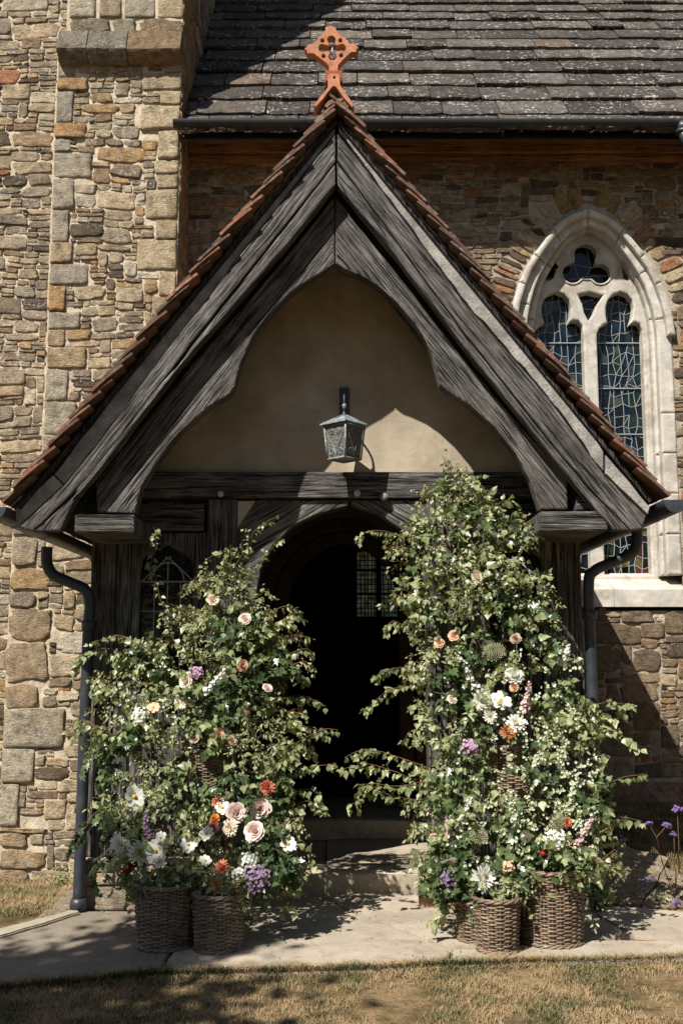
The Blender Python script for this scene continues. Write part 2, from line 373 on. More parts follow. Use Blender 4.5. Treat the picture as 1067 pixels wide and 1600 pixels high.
def smooth_path(pts, n=6):
    pts = [Vector(p) for p in pts]; out = []
    for k in range(len(pts) - 1):
        p0 = pts[max(k - 1, 0)]; p1 = pts[k]; p2 = pts[k + 1]; p3 = pts[min(k + 2, len(pts) - 1)]
        for j in range(n):
            t = j / n
            out.append(.5 * ((2 * p1) + (p2 - p0) * t + (2 * p0 - 5 * p1 + 4 * p2 - p3) * t * t + (3 * p1 - p0 - 3 * p2 + p3) * t ** 3))
    out.append(pts[-1]); return out

# ------------------------------------------------------------------ rubble masonry
PAL_T = [((.40, .33, .235), 12), ((.34, .295, .23), 10), ((.27, .225, .175), 7), ((.47, .40, .295), 9), ((.29, .215, .145), 4), ((.44, .31, .175), 3), ((.12, .10, .082), 3), ((.38, .18, .11), .7), ((.50, .455, .37), 4)]
PAL_N = [((.27, .21, .145), 11), ((.21, .165, .12), 10), ((.35, .29, .21), 9), ((.34, .22, .12), 3), ((.11, .085, .066), 6), ((.42, .36, .27), 5), ((.36, .17, .10), 1)]
def pick(pal):
    t = rng.uniform(0, sum(w_ for _, w_ in pal))
    for c, w_ in pal:
        t -= w_
        if t <= 0: break
    k = rng.uniform(.8, 1.2); q = rng.uniform(-.03, .03); return tuple(min(.75, v * k * (1 + q * j)) for v, j in zip(c, (1, 0, -1.4)))
def skyline(x0, x1, z0, z1, hs, ar=(1.5, 4.6), wmin=.06, wmax=.42):
    b = .015; n = max(1, int(round((x1 - x0) / b))); H = [z0 + rng.choice((0, .03, .05)) for _ in range(1)] * n; out = []
    while True:
        m = min(H)
        if m >= z1: break
        i = H.index(m); j = i
        while j < n and H[j] <= m + .004: j += 1
        L = H[i - 1] if i > 0 else 9e9; Rr = H[j] if j < n else 9e9
        seg = (j - i) * b; h = rng.choice(hs) * rng.uniform(.9, 1.12); w_ = min(wmax, max(wmin, h * rng.uniform(*ar)))
        if seg <= wmin * 1.3:
            w_ = seg; lim = min(L, Rr)
            h = max(.035, min(h, lim - m)) if lim < 9e8 else h
            if lim < 9e8 and lim - m < .15: h = lim - m
        elif seg - w_ < wmin: w_ = seg if seg < wmax * 1.2 else seg * rng.uniform(.42, .58)
        for lim in (L, Rr):
            if lim < 9e8 and abs(m + h - lim) < .02: h = lim - m
        k = max(1, int(round(w_ / b))); k = min(k, j - i); st = i if rng.random() < .5 or k == j - i else j - k
        for q in range(st, st + k): H[q] = m + h
        if h > .012: out.append((x0 + st * b, x0 + (st + k) * b, m, m + h))
    return out
def wv(x, z, s=1.0):
    v = noise.noise_vector((x * 1.4, 3.3, z * 1.4)) * .035 + noise.noise_vector((x * 5, 1.3, z * 5)) * .010
    return x + v.x * s, z + v.z * s
def stone_geo(a, b, c, d, fmap, proud, gap=.0045, warp=1.0, ex=None, rough=1.0, n=22):
    """one stone between a..b across and c..d up; fmap(u, v, out) gives the world point"""
    cx, cz = (a + b) / 2, (c + d) / 2; hx, hz = (b - a) / 2 - gap, (d - c) / 2 - gap
    hx = max(hx, .008); hz = max(hz, .008)
    ex = ex or rng.uniform(3.2, 8); sd = rng.uniform(0, 99); tl = rng.uniform(-.25, .25) * proud / max(hx, hz)
    V = []; F = []; base = []; wq = [rng.uniform(-.16, .10) for _ in range(8)] if rough > .5 else [0] * 8
    for k in range(n):
        th = 2 * math.pi * (k + .5) / n; cs, sn = math.cos(th), math.sin(th)
        x = math.copysign(abs(cs) ** (2 / ex), cs); z = math.copysign(abs(sn) ** (2 / ex), sn)
        j = 1 + rough * (.13 * noise.noise((cs * 1.6 + sd, sn * 1.6, 0)) + .17 * noise.noise((cs * 4.2 + sd, sn * 4.2, 7)) + .08 * noise.noise((cs * 11 + sd, sn * 11, 3)))
        bx = (wq[0] if z > 0 else wq[1]) * abs(x) * abs(z) * (1 if x > 0 else 0) + (wq[2] if z > 0 else wq[3]) * abs(x) * abs(z) * (0 if x > 0 else 1); bz = (wq[4 + (x > 0) + 2 * (z > 0)]) * abs(x) * abs(z)
        base.append((x * (j + bx), z * (j + bz * 1.3)))
    if ex >= 7:
        m4 = n // 4 + 1; base = []
        for q in range(4 * m4):
            e, f_ = divmod(q, m4); t = 2 * f_ / m4 - 1; x, z = ((1, t), (-t, 1), (-1, -t), (t, -1))[e]
            if f_ == 0: x *= .985; z *= .97
            j = 1 + rough * .06 * noise.noise((x * 2.5 + sd, z * 2.5, 1)); base.append((x * j, z * j))
        n = len(base)
    for s_, o_ in ((1.0, -.03), (1.0, .5), (.955, .92), (.74, 1.02), (.38, 1.0)):
        for (x, z) in base:
            u, v = cx + x * hx * s_, cz + z * hz * s_
            dd = proud * o_ if o_ > 0 else o_
            if o_ > .2: dd += rough * (proud * .5 + .003) * noise.noise((u * 22 + sd, v * 22, sd)) + tl * (x * hx + z * hz * 2) * s_
            if warp: u, v = wv(u, v, warp)
            V.append(fmap(u, v, dd))
    u, v = (wv(cx, cz, warp) if warp else (cx, cz)); V.append(fmap(u, v, proud * 1.0))
    for r_ in range(4):
        for k in range(n):
            F.append((r_ * n + k, r_ * n + (k + 1) % n, (r_ + 1) * n + (k + 1) % n, (r_ + 1) * n + k))
    for k in range(n): F.append((4 * n + k, 4 * n + (k + 1) % n, 5 * n))
    return V, F
class Joined:
    def __init__(s): s.V = []; s.F = []; s.T = []
    def add(s, V, F, t=(1, 1, 1)):
        b = len(s.V); s.V += V; s.F += [tuple(i + b for i in f) for f in F]; s.T += [(*t, 1)] * len(V)
    def build(s, name, mat, parent, smooth=True):
        if not s.V: return None
        return mk(name, s.V, s.F, mat, parent, tint=s.T, smooth=smooth)
def build_stones(cells, fmap, mat, parent, pal, proud=(.008, .022), seen=None, limit=290, name='stone', **kw):
    """the stones that show largest become parts, the rest one joined part"""
    recs = []
    for c in cells:
        col = c[4] if len(c) > 4 else pick(pal); u, v = (c[0] + c[1]) / 2, (c[2] + c[3]) / 2
        s_ = 1.0 if (seen is None or seen(u, v)) else 0.0
        recs.append(((c[1] - c[0]) * (c[3] - c[2]) * s_, c, col))
    recs.sort(key=lambda r: -r[0]); J = Joined(); k = 0
    for ar, c, col in recs:
        big = (c[1] - c[0]) * (c[3] - c[2])
        opts = dict(kw); opts.update(c[5] if len(c) > 5 else {})
        V, F = stone_geo(*c[:4], fmap, rng.uniform(*proud) * (1.15 if big > .03 else 1), **opts)
        if k < limit and ar > 0: mk(name, V, F, mat, parent, tint=col, smooth=True); k += 1
        else: J.add(V, F, col)
    o = J.build('small_stones', mat, parent)
    if o: o['kind'] = 'stuff'
def inroof(px, py):                          # hidden behind the porch gable
    if py > 800: return False
    t = (py - 150) / 640
    return 525 - 520 * t + 6 < px < 525 + 515 * t - 6 and t > 0
def gridwall(name, x0, x1, z0, z1, step, fmap, mat, parent, skip=None, amp=.010):
    nx = max(2, int((x1 - x0) / step) + 1); nz = max(2, int((z1 - z0) / step) + 1); V = []; F = []
    for j in range(nz):
        for i in range(nx):
            u = x0 + (x1 - x0) * i / (nx - 1); v = z0 + (z1 - z0) * j / (nz - 1)
            V.append(fmap(u, v, .001 + amp * (noise.noise((u * 9, v * 9, 2)) + .7 * noise.noise((u * 31, v * 31, 6)))))
    for j in range(nz - 1):
        for i in range(nx - 1):
            if skip and skip(x0 + (x1 - x0) * (i + .5) / (nx - 1), z0 + (z1 - z0) * (j + .5) / (nz - 1)): continue
            F.append((j * nx + i, j * nx + i + 1, (j + 1) * nx + i + 1, (j + 1) * nx + i))
    return mk(name, V, F, mat, parent, smooth=True)

# ------------------------------------------------------------------ ground, path, steps
def gz(x, y):
    z = 0.0
    l = max(0, min(1, (-1.75 - x) / .5)); z -= l * .1 * max(0, min(1.6, y - 7.1)) + l * .02
    r = max(0, min(1, (x - 1.75) / .35)); t = max(0, min(1, (y - 7.25) / 1.6)); z += r * (.36 * t * t * (3 - 2 * t))
    if abs(x) < 1.9 and y > 6.9: z -= .05
    if y < 6.2: z += .02 * max(0, min(1, (6.0 - y) / .2))
    if -4.5 < x < 4.8 and 3 < y < 9.4: z += .012 * noise.noise((x * 3, y * 3, 0))
    return z - .01
xs = np.unique(np.concatenate([np.linspace(-300, -4.6, 14), np.arange(-4.5, 4.8, .07), np.linspace(5, 300, 14)]))
ys = np.unique(np.concatenate([np.linspace(-300, 2.8, 14), np.arange(3, 9.8, .07), np.linspace(10, 400, 14)]))
V = [(x, y, gz(x, y)) for y in ys for x in xs]; nx = len(xs)
F = [(j * nx + i, j * nx + i + 1, (j + 1) * nx + i + 1, (j + 1) * nx + i) for j in range(len(ys) - 1) for i in range(nx - 1)]
tag(mk('ground', V, F, M['soil'], smooth=True), 'dry summer lawn ground round the porch', kind='structure')

def slab_poly(name, pts, z, th, mat, parent, n=.02, dz=0):
    """a flat piece of paving: outline on the ground, thickness below"""
    bm = bmesh.new(); o = orig(parent)
    out = []
    for k in range(len(pts)):
        a, b = Vector(pts[k]), Vector(pts[(k + 1) % len(pts)]); m = max(1, int((b - a).length / .08))
        for j in range(m):
            p = a.lerp(b, j / m); nv = noise.noise_vector((p.x * 7, p.y * 7, z)) * n; out.append((p.x + nv.x, p.y + nv.y))
    vs = [bm.verts.new((x - o.x, y - o.y, z - o.z + dz * noise.noise((x * 2, y * 2, 5)))) for x, y in out]
    f = bm.faces.new(vs); f.normal_update()
    if f.normal.z < 0: f.normal_flip()
    r = bmesh.ops.extrude_face_region(bm, geom=[f]); vv = [g for g in r['geom'] if isinstance(g, bmesh.types.BMVert)]
    bmesh.ops.translate(bm, verts=vs, vec=(0, 0, -th)) if False else bmesh.ops.translate(bm, verts=vv, vec=(0, 0, .0))
    for v in vs: v.co.z -= th
    top = [e for e in bm.edges if all(v in vv for v in e.verts)]
    bmesh.ops.bevel(bm, geom=top, offset=.008, segments=2, affect='EDGES')
    bmesh.ops.recalc_face_normals(bm, faces=bm.faces)
    bmesh.ops.triangulate(bm, faces=[q for q in bm.faces if len(q.verts) > 4])
    me = bpy.data.meshes.new(name); bm.to_mesh(me); bm.free(); return link(name, me, mat, parent)
g2 = lambda px, py: tuple(PG(px, py, .015)[:2])
path = thing('path', 'paved path crossing in front of the porch', None, (0, 6.4, 0), kind='structure')
slab_poly('tarmac_surface', [g2(-420, 1600), g2(0, 1549), g2(100, 1537), g2(243, 1528), g2(268, 1487), g2(262, 1440), g2(240, 1424), g2(124, 1424), g2(0, 1466), g2(-420, 1540)], .016, .1, M['asphalt'], path)
slab_poly('paving_slab', [g2(248, 1528), g2(400, 1524), g2(533, 1521), g2(700, 1513), (PG(700, 1484, .015).x, PG(700, 1484, .015).y), g2(560, 1432), g2(500, 1402), (-.95, 7.48), (-1.3, 7.12), g2(266, 1440), g2(272, 1487)], .020, .1, M['slabpath'], path)
slab_poly('paving_slab', [g2(703, 1512), g2(900, 1506), g2(1067, 1500), g2(1500, 1490), g2(1500, 1472), g2(1067, 1470), g2(930, 1470), g2(707, 1484)], .018, .1, M['slabpath'], path)
slab_poly('paving_slab', [g2(707, 1481), g2(930, 1467), g2(985, 1462), (1.55, 7.12), (1.2, 7.12), (1.0, 7.48), (.15, 7.48), g2(504, 1402), g2(563, 1431)], .022, .1, M['slabpath'], path)
slab_poly('paving_slab', [g2(990, 1462), g2(1067, 1467), g2(1500, 1470), g2(1500, 1430), g2(1075, 1425), g2(960, 1416), (1.75, 7.12), (1.57, 7.12)], .017, .1, M['slabpath'], path)
tag(slab_poly('kerb', [g2(-400, 1540), g2(0, 1468), g2(125, 1430), g2(122, 1424), g2(0, 1456), g2(-400, 1522)], .035, .12, M['kerb'], None), 'long pale kerb edging the left side of the path', 'kerb', kind='structure')

steps = thing('porch_floor', 'worn stone step and floor of the porch', None, (0, 7.5, 0), kind='structure')
def blockx(name, x0, x1, y0, y1, z0, z1, mat, parent, bev=.025, amp=.012):
    bm = bmesh.new(); bmesh.ops.create_grid(bm, x_segments=max(2, int((x1 - x0) / .08)), y_segments=max(2, int((y1 - y0) / .08)), size=.5)
    o = orig(parent)
    for v in bm.verts:
        x = x0 + (v.co.x + .5) * (x1 - x0); y = y0 + (v.co.y + .5) * (y1 - y0)
        e = max(0, 1 - (y - y0) / .06); v.co = Vector((x - o.x, y - o.y, z1 - o.z + amp * noise.noise((x * 3, y * 3, z1)) - .012 * e))
    bd = [e for e in bm.edges if e.is_boundary]
    r = bmesh.ops.extrude_edge_only(bm, edges=bd)
    for v in [g for g in r['geom'] if isinstance(g, bmesh.types.BMVert)]: v.co.z = z0 - o.z
    bmesh.ops.recalc_face_normals(bm, faces=bm.faces)
    for f in bm.faces: f.smooth = f.normal.z > .7
    me = bpy.data.meshes.new(name); bm.to_mesh(me); bm.free(); return link(name, me, mat, parent)
blockx('step_stone', -1.25, .62, 7.5, 7.88, -.05, .150, M['stepstone'], steps, .025, .022)
blockx('step_stone', .63, 1.25, 7.5, 7.88, -.05, .144, M['stepstone'], steps)
blockx('floor_slab', -1.25, -.12, 7.885, 8.9, -.05, .140, M['slabpath'], steps)
blockx('floor_slab', -.11, 1.25, 7.885, 8.9, -.05, .146, M['slabpath'], steps)
blockx('step_stone', -1.3, 1.3, 8.9, 10.3, -.05, .30, M['stepstone'], steps)

# ------------------------------------------------------------------ tower
TX = -1.455
tower = thing('church_tower', 'sunlit rubble stone tower corner left of the porch', 'tower', (TX - 1, TW, -.2))
ft = lambda u, v, o: (u, TW - o, v)
bx0 = P(92, 100, TW).x; bx1 = P(20, 900, TW).x
ztop = 8.4; zset = P(180, 62, TW).z                     # string course height
zlow = 2.92
cells = []
# quoins at the right corner and on the left edge of the buttress
z = -.25
k = 0
while z < zset - .3:
    h = rng.choice((.14, .17, .2, .24, .28)); wq = rng.choice((.22, .30, .36)) if k % 2 else rng.choice((.16, .2))
    cells.append((TX - wq, TX - .004, z, z + h, rng.choice([(.42, .35, .25), (.37, .31, .23), (.48, .41, .29), (.36, .29, .2)]), dict(ex=7, gap=.006, warp=.35, rough=.8))); z += h; k += 1
qr = list(cells)
z = zlow; k = 0; ql = []
while z < zset - .32:
    h = rng.choice((.13, .16, .2, .24, .3)); wq = rng.choice((.30, .36)) if k % 2 and rng.random() < .7 else rng.choice((.17, .21))
    ql.append((bx0 + .012, bx0 + wq, z, z + h, rng.choice([(.36, .35, .32), (.38, .30, .2), (.42, .27, .14), (.38, .35, .29), (.33, .30, .26)]), dict(ex=7, gap=.006, warp=.35))); z += h; k += 1
z0 = -.25
zz = [P(60, y, TW).z for y in (1290, 1222, 1168, 1105, 1066, 1005, 952)]
ashl = (.43, .395, .32)
ql += [(bx1, P(35, 1250, TW).x, zz[0], zz[1], ashl, dict(ex=9, gap=.004, warp=.1, rough=.3)),
       (bx1, P(58, 1200, TW).x, zz[1], zz[2], ashl, dict(ex=9, gap=.004, warp=.1, rough=.3)),
       (bx1, P(105, 1130, TW).x, zz[2], zz[3], (.41, .375, .31), dict(ex=11, gap=.004, warp=0, rough=.2)),
       (bx1, P(66, 1080, TW).x, zz[3], zz[4], (.36, .28, .19), dict(ex=6)),
       (bx1, P(80, 1030, TW).x, zz[4], zz[5], (.38, .31, .22), dict(ex=5)),
       (bx1, P(85, 980, TW).x, zz[5], zz[6], (.34, .27, .19), dict(ex=5))]
z = zz[6]; k = 0
while z < zlow - .1:
    h = min(rng.choice((.16, .2, .26)), zlow - z); wq = .34 if k % 2 else .22
    ql.append((bx1, bx1 + wq, z, z + h, rng.choice([(.38, .27, .15), (.36, .31, .24), (.30, .25, .2)]), dict(ex=5))); z += h; k += 1
z = z0; k = 0
while z < zz[0] - .03:
    h = min(rng.choice((.12, .16)), zz[0] - z); wq = .4 if k % 2 else .25
    ql.append((bx1, bx1 + wq, z, z + h, (.38, .3, .2), dict(ex=4))); z += h; k += 1
HS = [.032, .038, .045, .05, .055, .06, .07, .085, .11, .15]
fill = skyline(bx0, TX, zlow, zset - .3, HS) + skyline(bx1, TX, -.25, zlow, HS + [.2])
left = skyline(-4.3, bx0, zlow, ztop, HS) + skyline(-4.3, bx1, -.25, zlow, HS)
def clash(c, q):
    return c[0] < q[1] - .012 and c[1] > q[0] + .012 and c[2] < q[3] - .006 and c[3] > q[2] + .006
def trim(cs, qs):
    out = []
    for c in cs:
        c = list(c); ok = True
        for q in qs:
            if clash(c, q):
                if q[0] <= c[0] + .02 and c[1] > q[1] + .05: c[0] = q[1]
                elif q[1] >= c[1] - .02 and c[0] < q[0] - .05: c[1] = q[0]
                elif c[3] > q[3] + .03 and c[2] > q[2]: c[2] = q[3]
                elif c[2] < q[2] - .03: c[3] = q[2]
                else: ok = False; break
        if ok and c[1] - c[0] > .03 and c[3] - c[2] > .02: out.append(tuple(c))
    return out
BP = .06
def seenT(u, v):
    px, py = proj(u, TW, v); return -5 < px < 300 and -10 < py < 1400 and not inroof(px, py)
fb = lambda u, v, o: (u, TW - BP - o, v)
fill = trim(fill, qr + ql)
build_stones(qr + ql, fb, M['stone'], tower, PAL_T, (.016, .028), seenT, 120, name='quoin')
# buttress and wall share one budget of parts
bs = [c for c in fill]; ls = [c for c in left]
def bmix(u, v, o):
    lim = bx0 if v > zlow else bx1
    return (u, (TW - BP if u > lim else TW) - o, v)
allc = [c for c in bs] + [(c[0], min(c[1], (bx0 if c[2] >= zlow - .01 else bx1) - .002), c[2], c[3]) for c in ls]
build_stones(allc, lambda u, v, o: bmix(u, v, o), M['stone'], tower, PAL_T, (.007, .020), seenT, 170)
gridwall('mortar', -4.3, bx0, -.4, ztop, .028, ft, M['mortar'], tower)
gridwall('mortar', bx0, TX, -.4, zset, .022, fb, M['mortar'], tower)
gridwall('mortar', bx1, bx0, -.4, zlow, .028, fb, M['mortar'], tower)
for (x, a, b) in ((bx0, zlow, zset), (bx1, -.4, zlow)):
    mk('buttress_edge', [(x, TW, a), (x, TW - BP, a), (x, TW - BP, b), (x, TW, b)], [(0, 1, 2, 3)], M['mortar'], tower)
mk('buttress_weathering', [(bx1, TW, zlow + .1), (bx1, TW - BP, zlow), (bx0, TW - BP, zlow), (bx0, TW, zlow + .1)], [(0, 1, 2, 3)], M['mortar'], tower)
# string course: three sloping weathered blocks with a roll under, course above, ashlar on top
sx = [P(91, 70, TW - .16).x, P(138, 70, TW - .16).x, P(200, 70, TW - .16).x, TX + .01]
zb, zt = P(100, 85, TW - .16).z, P(180, 52, TW - .08).z
for i in range(3):
    a, b = sx[i] + .004, sx[i + 1] - .004; col = [(.22, .20, .17), (.20, .19, .165), (.24, .18, .12)][i]; n = 7; V = []; F = []
    prof = [(.02, zb - .06), (.10, zb - .05), (.115, zb - .015), (.15, zb), (.165, zb + .02), (.16, zb + .05), (.09, zt - .02), (.02, zt)]
    for k in range(n + 1):
        u = a + (b - a) * k / n
        for (o_, z_) in prof:
            V.append((u, TW - BP - o_ - .012 * noise.noise((u * 12, z_ * 12, i)), z_ + .008 * noise.noise((u * 9, z_ * 9, 4 + i))))
    m = len(prof)
    for k in range(n):
        for j in range(m - 1): F.append((k * m + j, (k + 1) * m + j, (k + 1) * m + j + 1, k * m + j + 1))
    F += [tuple(range(m)), tuple(range(n * m + m - 1, n * m - 1, -1))]
    mk('string_course_block', V, F, M['stone'], tower, tint=col)
fu = lambda u, v, o: (u, TW - BP * .6 - o, v)
ux = P(110, 30, TW).x
gridwall('mortar', bx0, ux + .01, zset - .1, ztop, .03, ft, M['mortar'], tower)
for c_ in skyline(bx0, ux, zset, ztop, [.06, .09, .12]):
    V, F = stone_geo(*c_, ft, .014); mk('stone', V, F, M['stone'], tower, tint=pick(PAL_T), smooth=True)
gridwall('mortar', ux - .02, TX, zset - .1, ztop, .06, fu, M['mortar'], tower)
z1 = P(150, 33, TW).z
xq = [ux, P(175, 40, TW).x, P(216, 40, TW).x, TX]
up = [(xq[i] + .01, xq[i + 1] - (0 if i == 2 else .01), zt + .0, z1, [(.22, .19, .15), (.27, .25, .20), (.24, .18, .12)][i], dict(ex=5, gap=.008, warp=.1)) for i in range(3)]
z = z1
for r_ in range(3):
    h = .27
    for (a, b, c) in ((ux, P(152, 15, TW).x, ashl), (P(157, 15, TW).x, P(192, 15, TW).x, (.34, .30, .23)), (P(196, 15, TW).x, P(245, 15, TW).x, (.36, .34, .28)), (P(248, 15, TW).x, TX, (.44, .38, .27))):
        up.append((a, b, z, z + h * (1 if a in (ux,) or b == TX else .8), c, dict(ex=9, gap=.006, warp=.1, rough=.35)))
    z += h + .003
build_stones(up, fu, M['stone'], tower, PAL_T, (.012, .02), None, 40, name='ashlar_block')
# east return of the tower
fs = lambda u, v, o: (TX + o * .8, u, v)
side = skyline(TW - BP + .0, 14.5, -.25, ztop + 6, [.08, .1, .13, .17, .2])
J = Joined()
for c in side:
    if c[0] > 9.6 and proj(TX, c[0], c[2])[1] > 260: continue
    V, F = stone_geo(*c, fs, .016, n=12); F = [tuple(reversed(f)) for f in F]; J.add(V, F, pick(PAL_T if c[0] > 9.6 else [((.42, .28, .14), 2), ((.34, .26, .16), 1)]))
J.build('side_stones', M['stone_side'], tower)['kind'] = 'stuff'
mk('side_face', [(TX, TW - BP, -.4), (TX, 15, -.4), (TX, 15, 15), (TX, TW - BP, 15)], [(0, 1, 2, 3)], M['nmortar'], tower)
mk('tower_core', [(-4.3, TW + .01, -.4), (-4.3, 15, -.4), (-4.3, 15, 15), (-4.3, TW + .01, 15), (TX - .01, TW + .01, 15), (TX - .01, 15, 15), (TX - .01, TW + .01, ztop - .1), (-4.3, TW + .01, ztop - .1)], [(0, 3, 2, 1), (3, 4, 5, 2), (7, 6, 4, 3)], M['mortar'], tower)

# ------------------------------------------------------------------ nave wall and window geometry
EZ = P(700, 205, 8.95).z                                # gutter level
def cw(x, y): return 780 + x / 3.718, 300 + y / 3.718   # window tracing grid
WIN_SILL = P(1000, 898, NW + .2).z
ARCH = [(0, 0), (.068, .245), (.16, .41), (.274, .55), (.36, .65), (.452, .745), (.58, .84), (.726, .92), (.86, .97), (1, 1)]
def arch(yap, W, Y, bottom, xc=515, ysp=830):
    rt = []; 
    for t, w_ in ARCH:
        rt.append((xc + W * w_, yap + (ysp - yap) * t))
    wr = [P(*cw(x, y), Y) for x, y in rt]; xc_w = P(*cw(xc, 500), Y).x
    r_ = [(p.x, p.z) for p in wr]; l_ = [(2 * r_[0][0] - x, z) for x, z in r_[1:]]
    if bottom is None: return r_, l_
    return [(l_[-1][0], bottom)] + l_[::-1] + r_ + [(r_[-1][0], bottom)]
hole_poly = arch(110, 487, NW, WIN_SILL - .33)
def inpoly(x, z, poly):
    c = False; n = len(poly)
    for i in range(n):
        x1, z1_ = poly[i]; x2, z2_ = poly[(i + 1) % n]
        if (z1_ > z) != (z2_ > z) and x < (x2 - x1) * (z - z1_) / (z2_ - z1_) + x1: c = not c
    return c
nave = thing('nave_wall', 'brown rubble nave wall behind the porch, round the tall window', 'wall', (2, NW, 0))
fn = lambda u, v, o: (u, NW - o, v)
PRX0, PRX1, PRZ = -1.35, 1.30, 3.1                      # inside the porch the wall is plastered
WT = EZ - .05
def skipn(u, v): return inpoly(u, v, hole_poly) or (PRX0 < u < PRX1 and v < PRZ)
bz0, bz1 = P(1000, 1253, NW).z, P(1000, 1222, NW).z     # brick plinth
wc = P(*cw(515, 500), NW).x; sprz = P(*cw(515, 830), NW).z
ring = []
ro, rl = arch(75, 522, NW, None)
pts = ro[:]; ptl = rl[:]
def along(pts, s):
    L = 0
    for i in range(len(pts) - 1):
        a, b = Vector(pts[i]), Vector(pts[i + 1]); d = (b - a).length
        if L + d >= s: t = (s - L) / d; return a.lerp(b, t), (b - a).normalized()
        L += d
    return None
vou = []
for side_, pp in ((1, pts), (-1, [pts[0]] + ptl)):
    s = .02
    while True:
        r_ = along(pp, s)
        if not r_: break
        wd = rng.uniform(.045, .085) if side_ < 0 else rng.uniform(.06, .15)
        if s < .3: wd = rng.uniform(.10, .15)
        p, t = r_; nrm = Vector((t.y, -t.x)) * (-side_)
        if nrm.y < 0 and s < .6: nrm = -nrm
        if (p - Vector((wc, sprz))).dot(nrm) < 0: nrm = -nrm
        vou.append((p + t * wd / 2, t, nrm, wd, rng.uniform(.19, .27))); s += wd + .004
def in_ring(u, v):
    if v < sprz - .05: return False
    for p, t, nn, wd, ln in vou:
        d = Vector((u, v)) - p; 
        if -wd * .6 < d.dot(t) < wd * .6 and -.03 < d.dot(nn) < ln - .02: return True
    return False
c1 = skyline(TX, 4.6, PRZ, WT, HS[:-1])
c2 = skyline(PRX1, 4.6, bz1 + .03, PRZ, HS + [.2, .22], ar=(1.3, 3.0))
cells = [c for c in c1 + c2 if not skipn((c[0] + c[1]) / 2, (c[2] + c[3]) / 2) and not in_ring((c[0] + c[1]) / 2, (c[2] + c[3]) / 2)]
hp = P(*cw(1000, 1000), NW).x + .01
cells = [((hp if (c[0] < hp < c[1] and c[2] < sprz and c[0] > wc and c[3] > WIN_SILL - .33) else c[0]), c[1], c[2], c[3]) for c in cells]
def seenN(u, v):
    px, py = proj(u, NW, v)
    return (285 < px < 1075 and 200 < py < 1260 and not inroof(px, py) and not (150 < px < 905 and py > 790))
build_stones(cells, fn, M['nstone'], nave, PAL_N, (.007, .019), seenN, 290)
for p, t, nn, wd, ln in vou:
    px, py = proj(p.x, NW, p.y)
    if inroof(px - 10, py): continue
    cx = p + nn * (ln / 2); col = rng.choice([(.10, .075, .055), (.40, .30, .19), (.36, .19, .11), (.30, .22, .15), (.13, .1, .08), (.5, .42, .3)])
    if abs(p.x - wc) < .25: col = (.36, .25, .12)
    f_ = lambda u, v, o, cx=cx, t=t, nn=nn: (cx.x + t.x * u + nn.x * v, NW - o, cx.y + t.y * u + nn.y * v)
    V, F = stone_geo(-wd / 2, wd / 2, -ln / 2, ln / 2, f_, .016, gap=.005, warp=0, ex=5, n=14)
    mk('voussoir', V, F, M['nstone'], nave, tint=col, smooth=True)
gridwall('mortar', TX, 4.8, PRZ, WT + .1, .028, fn, M['nmortar'], nave, lambda u, v: inpoly(u, v, hole_poly))
gridwall('mortar', PRX1, 4.8, -.3, PRZ, .028, fn, M['nmortar'], nave, lambda u, v: inpoly(u, v, hole_poly))
# splayed brick plinth with raking joints
n = 0; x = PRX1
while x < 4.7:
    wd = .115; sk = -.055
    y0_, y1_ = NW - .12, NW - .015
    a = x + .004; b = x + wd - .004
    V = [(a - sk, y0_, bz0), (b - sk, y0_, bz0), (b + sk, y1_, bz1), (a + sk, y1_, bz1)]
    V2 = [(v[0], v[1] + .05, v[2] - .05) for v in V]
    mk('plinth_brick', V + V2, [(0, 1, 2, 3), (0, 4, 5, 1), (1, 5, 6, 2), (2, 6, 7, 3), (3, 7, 4, 0)], M['brick'], nave, tint=rng.choice([(.36, .2, .13), (.30, .2, .15), (.4, .26, .18)])); x += wd
mk('plinth_bed', [(PRX1, NW - .11, bz0 - .4), (4.8, NW - .11, bz0 - .4), (4.8, NW - .11, bz0 - .006), (PRX1, NW - .11, bz0 - .006), (4.8, NW - .008, bz1 - .006), (PRX1, NW - .008, bz1 - .006)], [(0, 1, 2, 3), (3, 2, 4, 5)], M['nmortar'], nave)
# plastered wall inside the porch with the doorway, dark room behind
DX = P(533, 900, NW).x
dl, dr, dsp, dap = P(449, 946, NW), P(624, 946, NW), P(533, 950, NW).z, P(536, 846, NW).z
def darch(ex, dz, bottom=.25):
    L, Rr, A = dl.x - ex, dr.x + ex, dap + dz; c = (L + Rr) / 2; h = (Rr - L) / 2; o = [(L, bottom)]
    for k in range(0, 13):
        t = k / 12; o.append((c - h * math.cos(t * math.pi / 2) ** 1.15, dsp + (A - dsp) * math.sin(t * math.pi / 2) ** .92))
    o += [(2 * c - x, z) for x, z in o[-2::-1]]; return o
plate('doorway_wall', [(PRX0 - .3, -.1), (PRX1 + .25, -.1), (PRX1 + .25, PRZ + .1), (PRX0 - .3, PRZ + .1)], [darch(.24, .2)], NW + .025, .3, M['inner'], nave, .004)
for ex0, ex1, yy in ((.0, .13, NW + .08), (.14, .26, NW + .01)):
    i_, o_ = darch(ex0, ex0 * .8), darch(ex1, ex1 * .8)
    ks = [0, 2, 4, 6, 8, 10, 13, 16, 18, 20, 22, 24, len(i_) - 1]
    for a, b in zip(ks[:-1], ks[1:]):
        poly = [i_[q] for q in range(a, b + 1)] + [o_[q] for q in range(b, a - 1, -1)]
        poly = [(x * .998 + .002 * sum(p[0] for p in poly) / len(poly), z * .998 + .002 * sum(p[1] for p in poly) / len(poly)) for x, z in poly]
        plate('doorway_arch_stone', poly, [], yy, .22, M['arch_stone'], nave, .012)
